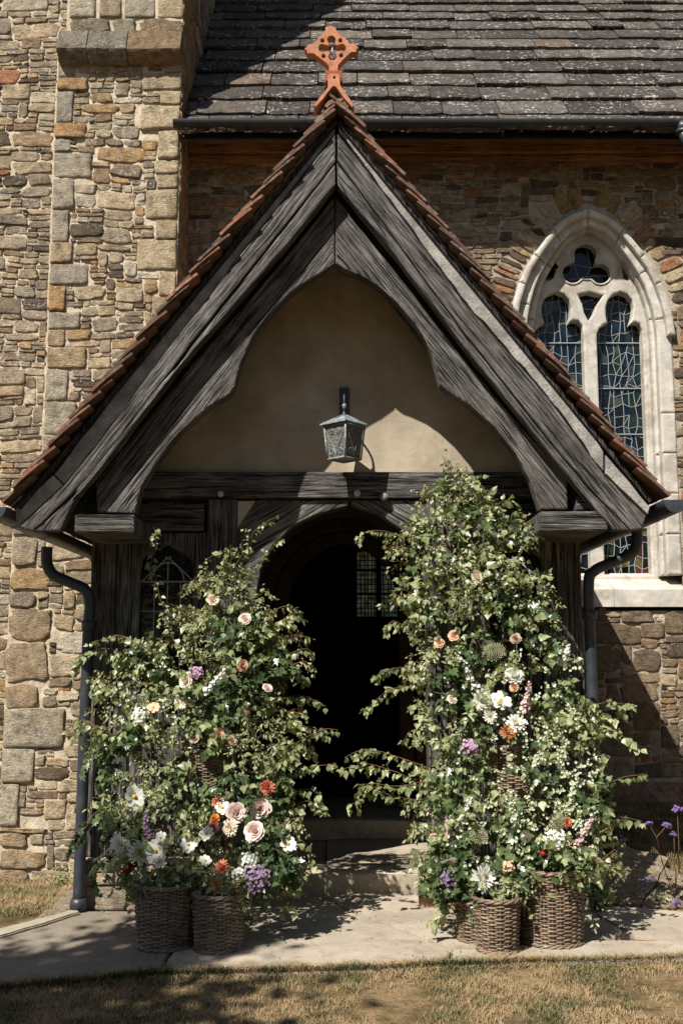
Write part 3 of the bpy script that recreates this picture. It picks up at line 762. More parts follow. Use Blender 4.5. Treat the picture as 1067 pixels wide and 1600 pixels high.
room = thing('nave_interior', 'dark church interior seen through the doorway', None, (0, 13, .3), kind='structure')
YB = 17.0
fw = P(557, 965, YB), P(620, 965, YB), P(590, 853, YB)
wx0, wx1, wz0, wz1 = fw[0].x, fw[1].x + .1, fw[0].z, fw[2].z
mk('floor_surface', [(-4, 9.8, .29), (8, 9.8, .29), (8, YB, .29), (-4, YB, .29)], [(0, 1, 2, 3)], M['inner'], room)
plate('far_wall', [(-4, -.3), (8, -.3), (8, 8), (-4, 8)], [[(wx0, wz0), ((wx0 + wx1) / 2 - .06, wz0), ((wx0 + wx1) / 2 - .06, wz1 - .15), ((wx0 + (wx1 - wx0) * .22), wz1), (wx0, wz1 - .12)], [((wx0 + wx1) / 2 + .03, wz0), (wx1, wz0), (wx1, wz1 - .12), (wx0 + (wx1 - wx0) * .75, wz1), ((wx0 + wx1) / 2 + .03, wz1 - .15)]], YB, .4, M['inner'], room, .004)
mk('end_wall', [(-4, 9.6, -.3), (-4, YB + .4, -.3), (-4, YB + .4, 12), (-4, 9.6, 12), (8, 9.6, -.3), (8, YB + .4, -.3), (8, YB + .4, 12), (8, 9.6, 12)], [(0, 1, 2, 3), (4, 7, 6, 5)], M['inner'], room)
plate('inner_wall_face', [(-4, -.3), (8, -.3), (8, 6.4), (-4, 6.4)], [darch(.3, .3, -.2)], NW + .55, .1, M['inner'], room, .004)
s = NT('far_window_glass'); cc = s.ramp(s.vor(13, s.pos((1, 1, 1))).outputs['Color'], [(.2, (.25, .22, .08)), (.5, (.62, .62, .42)), (.8, (.20, .26, .18))])
tr = s.n('ShaderNodeBsdfTranslucent'); s.l(cc, tr.inputs[0]); s.l(tr.outputs[0], s.out.inputs[0]); M['farglass'] = s.m
mk('window_pane', [(wx0 - .02, YB + .1, wz0 - .02), (wx1 + .02, YB + .1, wz0 - .02), (wx1 + .02, YB + .1, wz1 + .05), (wx0 - .02, YB + .1, wz1 + .05)], [(0, 1, 2, 3)], M['farglass'], room)
V, F = [], []
for k in range(16):
    z = wz0 + (wz1 - wz0) * k / 15; tube('', [(wx0, YB + .08, z), (wx1, YB + .08, z)], .008 if k % 5 else .02, None, None, 4, False, V, F)
for k in range(13):
    x = wx0 + (wx1 - wx0) * k / 12; tube('', [(x + .02 * math.sin(k), YB + .08, wz0), (x - .02 * math.sin(k * 3), YB + .08, wz1)], .009, None, None, 4, False, V, F)
mk('lead_came', V, F, M['iron'], room)

# ------------------------------------------------------------------ tall traceried window
win = thing('church_window', 'tall pointed stone window with tracery and leaded glass, right of the porch', 'window', (wc, NW, WIN_SILL))
hoodO = arch(90, 510, NW - .08, None); hoodI = arch(128, 462, NW - .08, None)
def strip(o, i, a, b):
    poly = o[a:b + 1] + i[a:b + 1][::-1]
    c = Vector((sum(p[0] for p in poly) / len(poly), sum(p[1] for p in poly) / len(poly)))
    return [tuple(Vector(p) + (c - Vector(p)).normalized() * .0015) for p in poly]
for side_ in (0, 1):
    O = [hoodO[0][0]] + hoodO[1] if side_ else hoodO[0]; I = [hoodI[0][0]] + hoodI[1] if side_ else hoodI[0]
    for a, b in ((0, 2), (2, 4), (4, 6), (6, 9)):
        plate('hood_mould_stone', strip(O, I, a, b), [], NW - .085, .10, M['limestone'], win, .022)
bot = WIN_SILL - .02
e0 = arch(120, 487, NW - .02, bot); e1 = arch(186, 400, NW - .02, bot)
# face stones of the surround, cut into blocks
def split_ring(o, i, cuts, yy, th, bev, name):
    for a, b in zip(cuts[:-1], cuts[1:]):
        plate(name, strip(o, i, a, b), [], yy, th, M['limestone'], win, bev)
def dens(pl, zs):
    """add level points on the straight jambs"""
    l, r_ = pl[0][0], pl[-1][0]
    return [(l, z) for z in zs] + pl[1:-1] + [(r_, z) for z in zs[::-1]]
zs = [bot + k * (sprz - bot) / 6 for k in range(6)]
E0, E1 = dens(e0, zs), dens(e1, zs); m = len(E0)
split_ring(E0, E1, [0, 1, 2, 3, 4, 5, 8, 11, 13, 15, 17, 20, 23] + list(range(m - 5, m)), NW - .02, .14, .018, 'surround_stone')
f1 = dens(arch(182, 405, NW + .1, bot), zs); f2 = dens(arch(226, 358, NW + .1, bot), zs)
split_ring(f1, f2, [0, 2, 4, 7, 11, 15, 19, 23, m - 4, m - 2, m - 1], NW + .07, .12, .028, 'reveal_stone')
YT = NW + .17
def T(x, y): p = P(*cw(x, y), YT); return (p.x, p.z)
def polar(circs, c, n=40):
    out = []
    for k in range(n):
        th = 2 * math.pi * k / n; d = Vector((math.cos(th), math.sin(th))); best = 5
        for (x, y, r_) in circs:
            m_ = Vector((x - c[0], y - c[1])); b = m_.dot(d); q = b * b - m_.length_squared + r_ * r_
            if q > 0: best = max(best, b + math.sqrt(q))
        out.append((c[0] + d.x * best, c[1] + d.y * best))
    return out
LL = [(202, 850), (203, 820), (215, 790), (238, 768), (262, 757), (248, 720), (243, 670), (255, 625), (285, 590), (330, 573), (375, 590), (405, 625), (416, 670), (412, 715), (400, 757), (430, 742), (460, 745), (482, 775), (488, 830), (488, 850)]
RL = [(566, 850), (566, 825), (577, 793), (600, 770), (626, 757), (618, 715), (617, 670), (630, 625), (660, 592), (702, 576), (745, 592), (770, 625), (780, 670), (772, 720), (757, 765), (788, 752), (815, 762), (828, 800), (830, 850)]
def light_hole(pts):
    q = [T(*p) for p in pts]; return [(q[0][0], WIN_SILL)] + q + [(q[-1][0], WIN_SILL)]
lh, rh = light_hole(LL), light_hole(RL)
tref = [T(*p) for p in polar([(497, 368, 72), (425, 470, 66), (585, 475, 64), (505, 450, 60)], (505, 452), 44)]
dag = [T(*p) for p in [(455, 594), (490, 585), (520, 577), (555, 587), (603, 598), (567, 650), (548, 700), (517, 746), (492, 700), (482, 650)]]
ey1 = [T(*p) for p in [(318, 418), (334, 440), (312, 500), (280, 515), (272, 495)]]; ey2 = [T(*p) for p in [(712, 430), (752, 485), (746, 512), (722, 498)]]
outl = dens(arch(222, 366, YT, WIN_SILL - .05), [WIN_SILL - .05, sprz])[0:]
plate('tracery', arch(222, 366, YT, WIN_SILL - .05), [lh, rh, tref, dag, ey1, ey2], YT, .13, M['limestone'], win, .016)
# roll moulding standing proud along the cusped heads
V, F = [], []
for loop in (tref + [tref[0]],):
    tube('', [(x, YT + .0, z) for x, z in loop], .012, None, None, 6, False, V, F)
mk('tracery_roll', V, F, M['limestone'], win, smooth=True)
# sill
xa, xb = e0[0][0] - .02, e0[-1][0] + .06; zf, zbm = P(1000, 921, NW - .05).z, P(1000, 948, NW - .05).z
for a, b in ((xa, wc + .12), (wc + .124, xb)):
    mk('sill_stone', [(a, NW - .05, zbm), (b, NW - .05, zbm), (b, NW - .05, zf), (a, NW - .05, zf), (b, YT + .12, WIN_SILL + .02), (a, YT + .12, WIN_SILL + .02), (b, NW + .1, zbm), (a, NW + .1, zbm)], [(0, 1, 2, 3), (3, 2, 4, 5), (0, 7, 6, 1), (0, 3, 5, 7), (1, 6, 4, 2)], M['limestone'], win)
# leaded lights
YG = YT + .125
JP = Joined(); cnt = 0; LV, LF = [], []
def ribbon(a, b, wd, y=YG - .006):
    a, b = Vector(a), Vector(b); d = (b - a)
    if d.length < 1e-4: return
    d.normalize(); n_ = Vector((-d.y, d.x)) * wd / 2; a -= d * wd * .3; b += d * wd * .3; k = len(LV)
    for q, yy in ((a + n_, y), (b + n_, y), (b - n_, y), (a - n_, y)): LV.append((q.x, yy, q.y))
    for q in (a + n_ * 1.3, b + n_ * 1.3, b - n_ * 1.3, a - n_ * 1.3): LV.append((q.x, y + .005, q.y))
    LF.extend([(k, k + 3, k + 2, k + 1), (k, k + 1, k + 5, k + 4), (k + 2, k + 3, k + 7, k + 6)])
GLJ = {}
def lattice(x0, x1, z0, z1, nc, nr, jit, colf, single):
    global cnt
    dx, dz = (x1 - x0) / nc, (z1 - z0) / nr
    g = [[(x0 + i * dx + (rng.uniform(-jit, jit) * dx if 0 < i < nc else 0), z0 + j * dz + (rng.uniform(-jit, jit) * dz if 0 < j < nr else 0)) for i in range(nc + 1)] for j in range(nr + 1)]
    for j in range(nr):
        for i in range(nc):
            q = [g[j][i], g[j][i + 1], g[j + 1][i + 1], g[j + 1][i]]; c = (sum(p[0] for p in q) / 4, sum(p[1] for p in q) / 4)
            mi = colf(c[0], c[1], i, j); y = YG + rng.uniform(0, .0015); tl = rng.uniform(-.002, .002)
            Vv = [(q[0][0], y, q[0][1]), (q[1][0], y + tl, q[1][1]), (q[2][0], y, q[2][1]), (q[3][0], y - tl, q[3][1])]
            if single and cnt < 285 and not inroof(*proj(c[0], YG, c[1])): mk('glass_pane', Vv, [(0, 1, 2, 3)], GL[mi], win); cnt += 1
            else: GLJ.setdefault(mi, Joined()).add(Vv, [(0, 1, 2, 3)])
            if rng.random() < .95 and i > 0: ribbon(q[0], q[3], .0045)
            if rng.random() < .85: ribbon(q[0], q[1], .0045)
            if rng.random() < .12: ribbon(q[0], q[2], .004)
def colr(x, z, i, j):
    if i == 0: return rng.choice((0, 0, 1))
    return rng.choice((0, 0, 1, 1, 2, 2, 3, 4) if z > WIN_SILL + .45 else (1, 1, 4, 2, 5, 6, 1))
def lr(h): return min(p[0] for p in h), max(p[0] for p in h)
zt_ = T(700, 570)[1]
a, b = lr(rh); lattice(a - .01, b + .01, WIN_SILL - .02, zt_ + .02, 7, 27, .30, colr, True)
a, b = lr(lh); lattice(a - .01, b + .01, WIN_SILL - .02, zt_ + .02, 7, 27, .30, colr, True)
a, b = lr(tref); lattice(a - .01, b + .01, T(0, 560)[1], T(0, 290)[1], 3, 3, .4, lambda x, z, i, j: rng.choice((0, 1, 1)), True)
a, b = lr(dag); lattice(a - .01, b + .01, T(0, 750)[1], T(0, 572)[1], 1, 2, .2, lambda x, z, i, j: 1, True)
for hh in (ey1, ey2):
    a, b = lr(hh); z_ = [p[1] for p in hh]; lattice(a - .01, b + .01, min(z_), max(z_), 1, 1, 0, lambda x, z, i, j: 1, True)
for mi, J in GLJ.items():
    o = J.build('glass_pane_mass', GL[mi], win, False); o['kind'] = 'stuff'
mk('lead_came', LV, LF, M['lead'], win)
V, F = [], []
for h in (lh, rh):
    a, b = lr(h)
    for k in range(1, 6):
        z = WIN_SILL + (zt_ - WIN_SILL) * k / 6.1; tube('', [(a, YG - .015, z), (b, YG - .015, z)], .0065, None, None, 6, False, V, F)
mk('saddle_bar', V, F, M['lead'], win, smooth=True)

# ------------------------------------------------------------------ nave roof
roof = thing('nave_roof', 'dark lichened stone slab roof of the nave above the porch', 'roof', (1, 9, EZ))
SL = R(50); ey, ez = 8.93, EZ - .03
def rp(u, s, o): return (u, ey + s * math.cos(SL) - o * math.sin(SL), ez + s * math.sin(SL) + o * math.cos(SL))
s = -.03; row = 0
gauges = [.34, .36, .36, .35, .34, .33, .32, .31, .30, .29, .28, .27, .26, .25, .25, .24, .24, .23, .22, .22]
palS = [((.075, .063, .055), 6), ((.058, .049, .043), 5), ((.095, .08, .068), 3), ((.045, .038, .033), 3), ((.13, .095, .065), .5)]
mossJ = Joined(); JS = Joined(); nsl = 0
def lump(c, r_, J, col):
    V = []; F = []; n_ = 6
    for a_ in range(3):
        for k in range(n_):
            th = 2 * math.pi * k / n_; rr = r_ * (1, .75, .3)[a_] * rng.uniform(.7, 1.3)
            V.append(Vector(c) + Vector((rr * math.cos(th) * 1.3, rr * math.sin(th) * .7 - (0, .3, .5)[a_] * r_, (0, .35, .6)[a_] * r_)))
    for a_ in range(2):
        for k in range(n_): F.append((a_ * n_ + k, a_ * n_ + (k + 1) % n_, (a_ + 1) * n_ + (k + 1) % n_, (a_ + 1) * n_ + k))
    F.append(tuple(range(2 * n_, 3 * n_))); J.add(V, F, col)
for g in gauges:
    x = TX + rng.uniform(-.4, 0)
    while x < 6.5:
        wd = rng.choice((.42, .5, .6, .7, .82, .95)) * rng.uniform(.9, 1.1) * (1 - .012 * row); a = max(x, TX + .005) + .006; b = x + wd - .006
        if b - a > .08:
            n_ = 9; V = []; th = rng.uniform(.036, .060); o0 = .070 + rng.uniform(-.010, .018); L = g * 1.9; tl = rng.uniform(-.012, .012); sd = rng.uniform(0, 99)
            for k in range(n_ + 1):
                u = a + (b - a) * k / n_; jt = .028 * noise.noise((u * 6, row, sd)) + .018 * noise.noise((u * 22, row, 2)); ej = .006 * noise.noise((u * 14, row, 8))
                cn = .012 if k in (0, n_) else 0
                for (ss, oo) in ((s + L, .004), (s + .16, o0 * .8 + .006 * noise.noise((u * 5, s * 5, 3))), (s + .03 + jt + cn, o0 + ej + tl * (k / n_ - .5)), (s + jt + cn, o0 - .008 + ej), (s + jt + .004 + cn, o0 - th), (s + L, -.03)):
                    V.append(rp(u, ss, oo))
            F = []
            for k in range(n_):
                for j in range(5): F.append((k * 6 + j, k * 6 + j + 1, (k + 1) * 6 + j + 1, (k + 1) * 6 + j))
            F += [(5, 4, 3, 2, 1, 0), tuple(n_ * 6 + q for q in range(6))]
            col = pick(palS)
            if nsl < 280 and x < 4: mk('roof_slab', V, F, M['slab'], roof, tint=col, smooth=False); nsl += 1
            else: JS.add(V, F, col)
            for q in range(rng.randint(5, 12)):
                uu = b if rng.random() < .5 else rng.uniform(a, b)
                lump(rp(uu + rng.uniform(-.03, .03), s - .02 + rng.uniform(-.01, .02), .03), rng.uniform(.008, .02), mossJ, (1, 1, 1))
        x += wd
    s += g; row += 1
o = JS.build('roof_slab_mass', M['slab'], roof, False)
if o: o['kind'] = 'stuff'
mossJ.build('moss', M['moss'], roof)['kind'] = 'stuff'
top = s
mk('roof_underlay', [rp(TX, -.02, -.05), rp(7, -.02, -.05), rp(7, top, -.05), rp(TX, top, -.05)], [(0, 1, 2, 3)], M['moss'], roof)
rt_ = rp(0, top, -.05)
mk('far_slope', [(TX, rt_[1], rt_[2]), (8, rt_[1], rt_[2]), (8, YB + .6, 5.8), (TX, YB + .6, 5.8)], [(0, 1, 2, 3)], M['moss'], roof)
mk('roof_ceiling', [(TX - 2.6, 9.3, 6.42), (8, 9.3, 6.42), (8, YB + .4, 6.42), (TX - 2.6, YB + .4, 6.42)], [(0, 1, 2, 3)], M['inner'], roof)
# eaves boards
yb0 = NW - .14; zu, zl = P(700, 207, yb0).z, P(700, 237, yb0).z
box('eaves_board', (TX + .01, yb0, zl), (7, yb0 + .10, zu + .02), M['wood_brown'], roof, (1, 0, 0), .01)
box('eaves_bed', (TX + .01, yb0 + .04, zl - .05), (7, NW + .05, zl - .004), M['wood_brown'], roof, (1, 0, 0), .01)
box('soffit_board', (TX + .01, 9.10, zl + .10), (7, yb0 - .003, zl + .125), M['wood_brown'], roof, (1, 0, 0), .003)
# nave gutter
ng = thing('roof_gutter', 'long black half round gutter under the stone slab roof', 'gutter', (1, 8.9, EZ))
def gutter(name, a, b, r_, mat, parent, wall=.006, n=12, end=True, upv=Vector((0, 0, 1))):
    a, b = Vector(a), Vector(b); t = (b - a).normalized(); sd = t.cross(upv).normalized(); V = []; F = []
    for p in (a, b):
        for rr in (r_, r_ - wall):
            for k in range(n + 1):
                th = math.pi * k / n; V.append(p + sd * rr * math.cos(th) - upv * rr * math.sin(th))
    m_ = n + 1
    for k in range(n):
        F.append((k, k + 1, 2 * m_ + k + 1, 2 * m_ + k)); F.append((m_ + k, 3 * m_ + k, 3 * m_ + k + 1, m_ + k + 1))
    for k in (0, n): F.append((k, 2 * m_ + k, 3 * m_ + k, m_ + k))
    for base in ((0, 2 * m_) if end else ()): F.append(tuple(base + k for k in range(m_)))
    return mk(name, V, F, mat, parent, smooth=False)
gy, gzv, gr = 8.88, P(700, 186, 8.83).z, .062
x0 = P(271, 190, 8.85).x
xsg = [x0, -.35, .9, 1.75, 2.7, 4.4, 7]
for a, b in zip(xsg[:-1], xsg[1:]):
    gutter('gutter_length', (a, gy, gzv), (b, gy, gzv), gr, M['gutter'], ng)
    gutter('gutter_joint', (b - .03, gy, gzv), (b + .03, gy, gzv), gr + .008, M['gutter'], ng)
hx = P(1063, 200, 8.85).x
dp = thing('nave_drainpipe', 'top of blue grey drainpipe at right end of the nave gutter', 'drainpipe', (hx, 8.9, gzv - .1))
tube('pipe_head', [(hx + .02, gy - .02, gzv - .02), (hx + .02, gy - .02, gzv - .09)], [.05, .055], M['pipe'], dp, 14)
tube('collar', [(hx + .02, gy - .02, gzv - .09), (hx + .02, gy - .02, gzv - .12)], .062, M['pipe'], dp, 14)
tube('pipe', smooth_path([(hx + .02, gy - .02, gzv - .1), (hx + .05, gy - .02, gzv - .22), (hx + .3, gy + .2, gzv - .45), (hx + .42, NW - .06, gzv - .6), (hx + .42, NW - .06, .4)]), .04, M['pipe'], dp, 12)

# ------------------------------------------------------------------ porch
porch = thing('church_porch', 'black oak timber porch with cusped gable and clay tile roof', 'porch', (XAX, FR, 0))
RY = GB - .075                                           # front edge of the tiles
ridge = P(527, 160, RY); eR = P(1037, 779, RY); eL = P(9, 790, RY)
ux_ = Vector((1, 0)); 
def slope_of(e):
    d = Vector((e.x - ridge.x, e.z - ridge.z)); L = d.length; d.normalize(); nrm = Vector((-d.y, d.x))
    if nrm.y < 0: nrm = -nrm
    return d, L, nrm
def verge(e, sign, jointed):
    d, L, nrm = slope_of(e); gauge = .107; th = .0145; n_ = int(L / gauge); W = .17
    palt = [((.15, .072, .05), 5), ((.11, .06, .044), 4), ((.26, .11, .065), 2), ((.085, .052, .04), 3)]
    def tile(s0, y0, y1, wob):
        V = []; F = []; s0 += rng.uniform(-.01, .01) * wob; lift = rng.uniform(0, .007) * wob; tn = th * rng.uniform(.9, 1.25)
        y0 += rng.uniform(-.022, .018) * wob; rot = rng.uniform(-.01, .01) * wob
        ks = 4
        for (yy, rr) in ((y0, rot), (y1, 0)):
            for k in range(ks + 1):
                t = k / ks; ss = s0 - .25 + .25 * t; base = .002 + .042 * t + lift * t - .010 * math.sin(math.pi * t) * -.6
                for oo in (base, base + tn):
                    p = Vector((ridge.x, ridge.z)) + d * (ss + rr * t) + nrm * (oo - .02); V.append((p.x, yy, p.y))
        m_ = 2 * (ks + 1)
        for k in range(ks):
            a = 2 * k
            F += [(a, a + 1, a + 3, a + 2), (m_ + a, m_ + a + 2, m_ + a + 3, m_ + a + 1), (a + 1, m_ + a + 1, m_ + a + 3, a + 3), (a, a + 2, m_ + a + 2, m_ + a)]
        F += [(0, m_, m_ + 1, 1), (2 * ks, 2 * ks + 1, m_ + 2 * ks + 1, m_ + 2 * ks)]
        return V, F
    J = Joined()
    for i in range(n_ + 1):
        s0 = L - i * gauge
        if s0 < .12: break
        V, F = tile(s0, RY, RY + W - .003, 1); mk('verge_tile', V, F, M['tile'], porch, tint=pick(palt))
        y = RY + W + (.085 if i % 2 else 0)
        if i % 2: V, F = tile(s0, RY + W, RY + W + .082, 0); J.add(V, F, pick(palt))
        while y < NW - .02:
            V, F = tile(s0, y, min(y + W - .003, NW), .35); J.add(V, F, pick(palt)); y += W
    J.build('roof_tiles', M['tile'], porch, False)['kind'] = 'stuff'
    # boards under the tiles
    q = [Vector((ridge.x, ridge.z)) + d * t + nrm * o_ for t, o_ in ((0, -.03), (L - .03, -.03), (L - .03, -.055), (0, -.055))]
    V = [(p.x, yy, p.y) for yy in (GB + .02, NW) for p in q]
    mk('roof_boarding', V, [(0, 1, 2, 3), (4, 7, 6, 5), (0, 4, 5, 1), (1, 5, 6, 2), (2, 6, 7, 3)], M['wood_dark'], porch, grain=(0, 1, 0))
verge(eR, 1, True); verge(eL, -1, False)
for k in range(8):
    y = RY + .02 + k * .39; V = []; F = []; n_ = 8
    for yy in (y, y + .385):
        for rr in (.085, .065):
            for j in range(n_ + 1):
                th = R(35) + R(110) * j / n_; V.append((ridge.x + rr * 1.25 * math.cos(th), yy, ridge.z - .075 + rr * 1.35 * math.sin(th) + .006 * noise.noise((yy * 8, j, k))))
    m_ = n_ + 1
    for j in range(n_): F += [(j, j + 1, 2 * m_ + j + 1, 2 * m_ + j), (j, m_ + j, m_ + j + 1, j + 1), (2 * m_ + j, 2 * m_ + j + 1, 3 * m_ + j + 1, 3 * m_ + j)]
    mk('ridge_tile', V, F, M['tile'], porch, tint=(.25, .14, .08))
gR = P(700, 560, GB) - P(620, 460, GB); gL = P(300, 560, GB) - P(380, 460, GB)
UC = GB + .045
# undercloak strips (outer edge, inner edge)
board('verge_board', [(530, 186), (600, 262), (700, 388), (800, 512), (843, 573), (943, 706), (943, 738), (853, 615), (723, 466), (640, 353), (560, 245), (530, 205)], UC, .05, M['undercloak'], porch, gR, .006, .012, .04)
board('verge_board', [(946, 711), (985, 756), (1014, 792), (1011, 803), (946, 741)], UC - .006, .05, M['undercloak'], porch, gR, .006, .006, .04)
board('verge_board', [(523, 188), (450, 270), (370, 372), (250, 527), (180, 618), (86, 740), (101, 757), (160, 682), (254, 558), (370, 405), (470, 276), (523, 208)], UC, .05, M['undercloak'], porch, gL, .006, .006, .04)
board('verge_board', [(84, 742), (24, 796), (27, 823), (99, 758)], UC - .006, .05, M['undercloak'], porch, gL, .006, .004, .04)
# rafters, each cut from two planks
board('gable_rafter', [(527, 208), (560, 248), (640, 356), (723, 470), (853, 618), (943, 741), (1009, 806), (1003, 827), (985, 828), (920, 762), (860, 690), (780, 590), (700, 486), (620, 375), (527, 250)], GB, .10, M['wood'], porch, gR, .01, .004)
board('gable_rafter', [(527, 253), (620, 378), (700, 489), (780, 593), (860, 693), (920, 765), (983, 828), (957, 828), (888, 745), (813, 650), (743, 565), (618, 400), (527, 288)], GB + .006, .10, M['wood'], porch, gR, .01, .004)
board('gable_rafter', [(524, 208), (470, 278), (370, 405), (254, 556), (160, 684), (103, 756), (30, 824), (52, 829), (120, 765), (190, 680), (300, 534), (400, 408), (524, 252)], GB, .10, M['wood'], porch, gL, .01, .004)
board('gable_rafter', [(524, 255), (402, 411), (303, 537), (193, 683), (123, 768), (55, 829), (94, 829), (150, 712), (290, 562), (435, 398), (524, 287)], GB + .006, .10, M['wood'], porch, gL, .01, .004)
# cusped arch boards
AB = GB + .13
board('cusped_board', [(524, 306), (600, 402), (731, 568), (803, 654), (886, 744), (887, 796), (843, 796), (828, 750), (805, 708), (773, 668), (733, 632), (697, 610), (687, 600), (682, 580), (676, 558), (664, 532), (648, 506), (623, 476), (595, 450), (575, 436), (550, 425), (536, 420), (524, 411)], AB, .12, M['wood'], porch, gR, .01, .003, .05)
board('cusped_board', [(522.5, 306), (447, 402), (302, 568), (232, 654), (150, 752), (152, 800), (211, 802), (220, 762), (245, 722), (280, 676), (325, 636), (358, 616), (367, 604), (371, 585), (377, 564), (388, 540), (403, 514), (427, 484), (455, 456), (480, 438), (500, 427), (522.5, 411)], AB, .12, M['wood'], porch, gL, .01, .003, .05)
board('gap_shade_board', [(524, 262), (640, 400), (760, 560), (930, 765), (925, 800), (870, 790), (700, 590), (560, 410), (524, 370)], AB + .125, .03, M['wood_dark'], porch, gR, .004)  # dark board added behind the gap, standing in for the shade there
board('gap_shade_board', [(522, 262), (410, 400), (275, 560), (95, 775), (110, 805), (190, 790), (350, 590), (490, 410), (522, 370)], AB + .125, .03, M['wood_dark'], porch, gL, .004)  # same added dark board for the shaded gap on the left
# cantilevered plates that carry the gable
def boxpx(name, pa, pb, yf, yb, mat, parent, grain, bev=.01):
    a, b = P(*pa, yf), P(*pb, yf); return box(name, (a.x, yf, b.z), (b.x, yb, a.z), mat, parent, grain, bev, None, None, .004)
boxpx('bracket_beam', (844, 799), (949, 829), GB + .02, FR, M['wood'], porch, (1, 0, 0))
boxpx('bracket_beam', (118, 804), (210, 832), GB + .02, FR, M['wood'], porch, (1, 0, 0))
boxpx('packing_block', (900, 776), (942, 797), GB + .11, GB + .4, M['wood'], porch, (1, 0, 0))
for xa, xb in (((165, 820), (215, 790)), ((860, 820), (905, 790))):
    a, b = P(*xa, FR), P(*xb, FR)
    box('wall_plate', (min(a.x, b.x) - .03, GB + .25, 2.42), (max(a.x, b.x) + .02, NW, 2.58), M['wood_dark'], porch, (0, 1, 0), .01)
# front frame
tb = P(525, 738, FR), P(525, 779, FR)
xl_, xr_ = P(150, 900, FR).x, P(912, 900, FR).x
box('tie_beam', (xl_, FR - .035, tb[1].z), (xr_, FR + .16, tb[0].z), M['wood'], porch, (1, 0, 0), .012, None, None, .008)
dZ = .0
tri = [(xl_ + .08, tb[0].z - .01), (xr_ - .08, tb[0].z - .01), (ridge.x + .12, ridge.z - .38), (ridge.x - .12, ridge.z - .38)]
plate('plaster_gable', tri, [], FR + .04, .10, M['plaster'], porch, .004)
def postpx(x0, x1, yf, yb, z0, z1, mat=None, name='post'):
    a, b = P(x0, 1000, yf).x, P(x1, 1000, yf).x
    return box(name, (a, yf, z0), (b, yb, z1), mat or M['wood'], porch, (0, 0, 1), .012, None, None, .006)
zp = .33; ztb = tb[1].z - .003
postpx(139, 178, FR, FR + .24, zp, ztb + .1); postpx(180, 203, FR + .02, FR + .2, zp, ztb)
postpx(872, 911, FR, FR + .24, zp, ztb + .1); postpx(850, 870, FR + .02, FR + .2, zp, ztb)
postpx(321, 369, FR - .01, FR + .2, .15, ztb); postpx(668, 712, FR - .01, FR + .2, .15, ztb)
def ogee(xc, hw, yt, ys, yb, Y):
    o = [(xc - hw, yb), (xc - hw, ys), (xc - hw * .93, ys - .45 * (ys - yt)), (xc - hw * .75, ys - .62 * (ys - yt)), (xc - hw * .5, ys - .74 * (ys - yt)), (xc - hw * .22, ys - .88 * (ys - yt)), (xc, yt)]
    o = o + [(2 * xc - x, y) for x, y in o[-2::-1]]
    q = px2(o, Y); x_l, x_r = q[1][0], q[-2][0]; q[0] = (x_l, q[0][1]); q[-1] = (x_r, q[-1][1]); return q
for (x0, x1, xc, hw) in ((205, 319, 261, 41), (714, 858, 806, 42)):
    a, b = P(x0, 832, FR + .03), P(x1, 1130, FR + .03); zb_ = .34
    h = ogee(xc, hw, 851, 893, 1085, FR + .03)
    plate('window_panel', [(a.x, zb_), (b.x, zb_), (b.x, a.z), (a.x, a.z)], [h], FR + .03, .09, M['wood'], porch, .012, (0, 0, 1))
    aa, bb = P(x0, 787, FR + .015), P(x1, 830, FR + .015)
    box('window_rail', (aa.x, FR + .015, bb.z + .003), (bb.x, FR + .15, aa.z), M['wood'], porch, (1, 0, 0), .01)
    l_, r__ = min(p[0] for p in h), max(p[0] for p in h); zt2 = max(p[1] for p in h); zb2 = min(p[1] for p in h); yg = FR + .085
    pane = mk('window_glass', [(l_ - .01, yg, zb2 - .01), (r__ + .01, yg, zb2 - .01), (r__ + .01, yg, zt2 + .01), (l_ - .01, yg, zt2 + .01)], [(0, 1, 2, 3)], GL[1], porch)
    V, F = [], []; hwz = (r__ - l_) / 2; cx = (l_ + r__) / 2; zs_ = P(xc, 909, yg).z
    tube('', [(l_, yg - .008, zs_), (r__, yg - .008, zs_)], .006, None, None, 5, False, V, F)
    for f_ in (-.5, 0, .5): tube('', [(cx + f_ * hwz, yg - .008, zb2), (cx + f_ * hwz, yg - .008, zs_ + (.0 if f_ else .14))], .005, None, None, 5, False, V, F)
    for k in range(1, 4): tube('', [(l_, yg - .008, zs_ - k * .2), (r__, yg - .008, zs_ - k * .2)], .005, None, None, 5, False, V, F)
    for sg in (-1, 1):
        tube('', [(cx + sg * (hwz * .62) * math.cos(t / 8 * math.pi / 2), yg - .008, zs_ + .13 * math.sin(t / 8 * math.pi / 2)) for t in range(9)], .0055, None, None, 5, False, V, F)
        tube('', [(cx + sg * hwz, yg - .008, zs_), (cx + sg * .02, yg - .008, zs_ + .15), (cx - sg * .02, yg - .008, zs_ + .17)], .005, None, None, 5, False, V, F)
    mk('lead_came', V, F, M['lead'], pane, smooth=True)
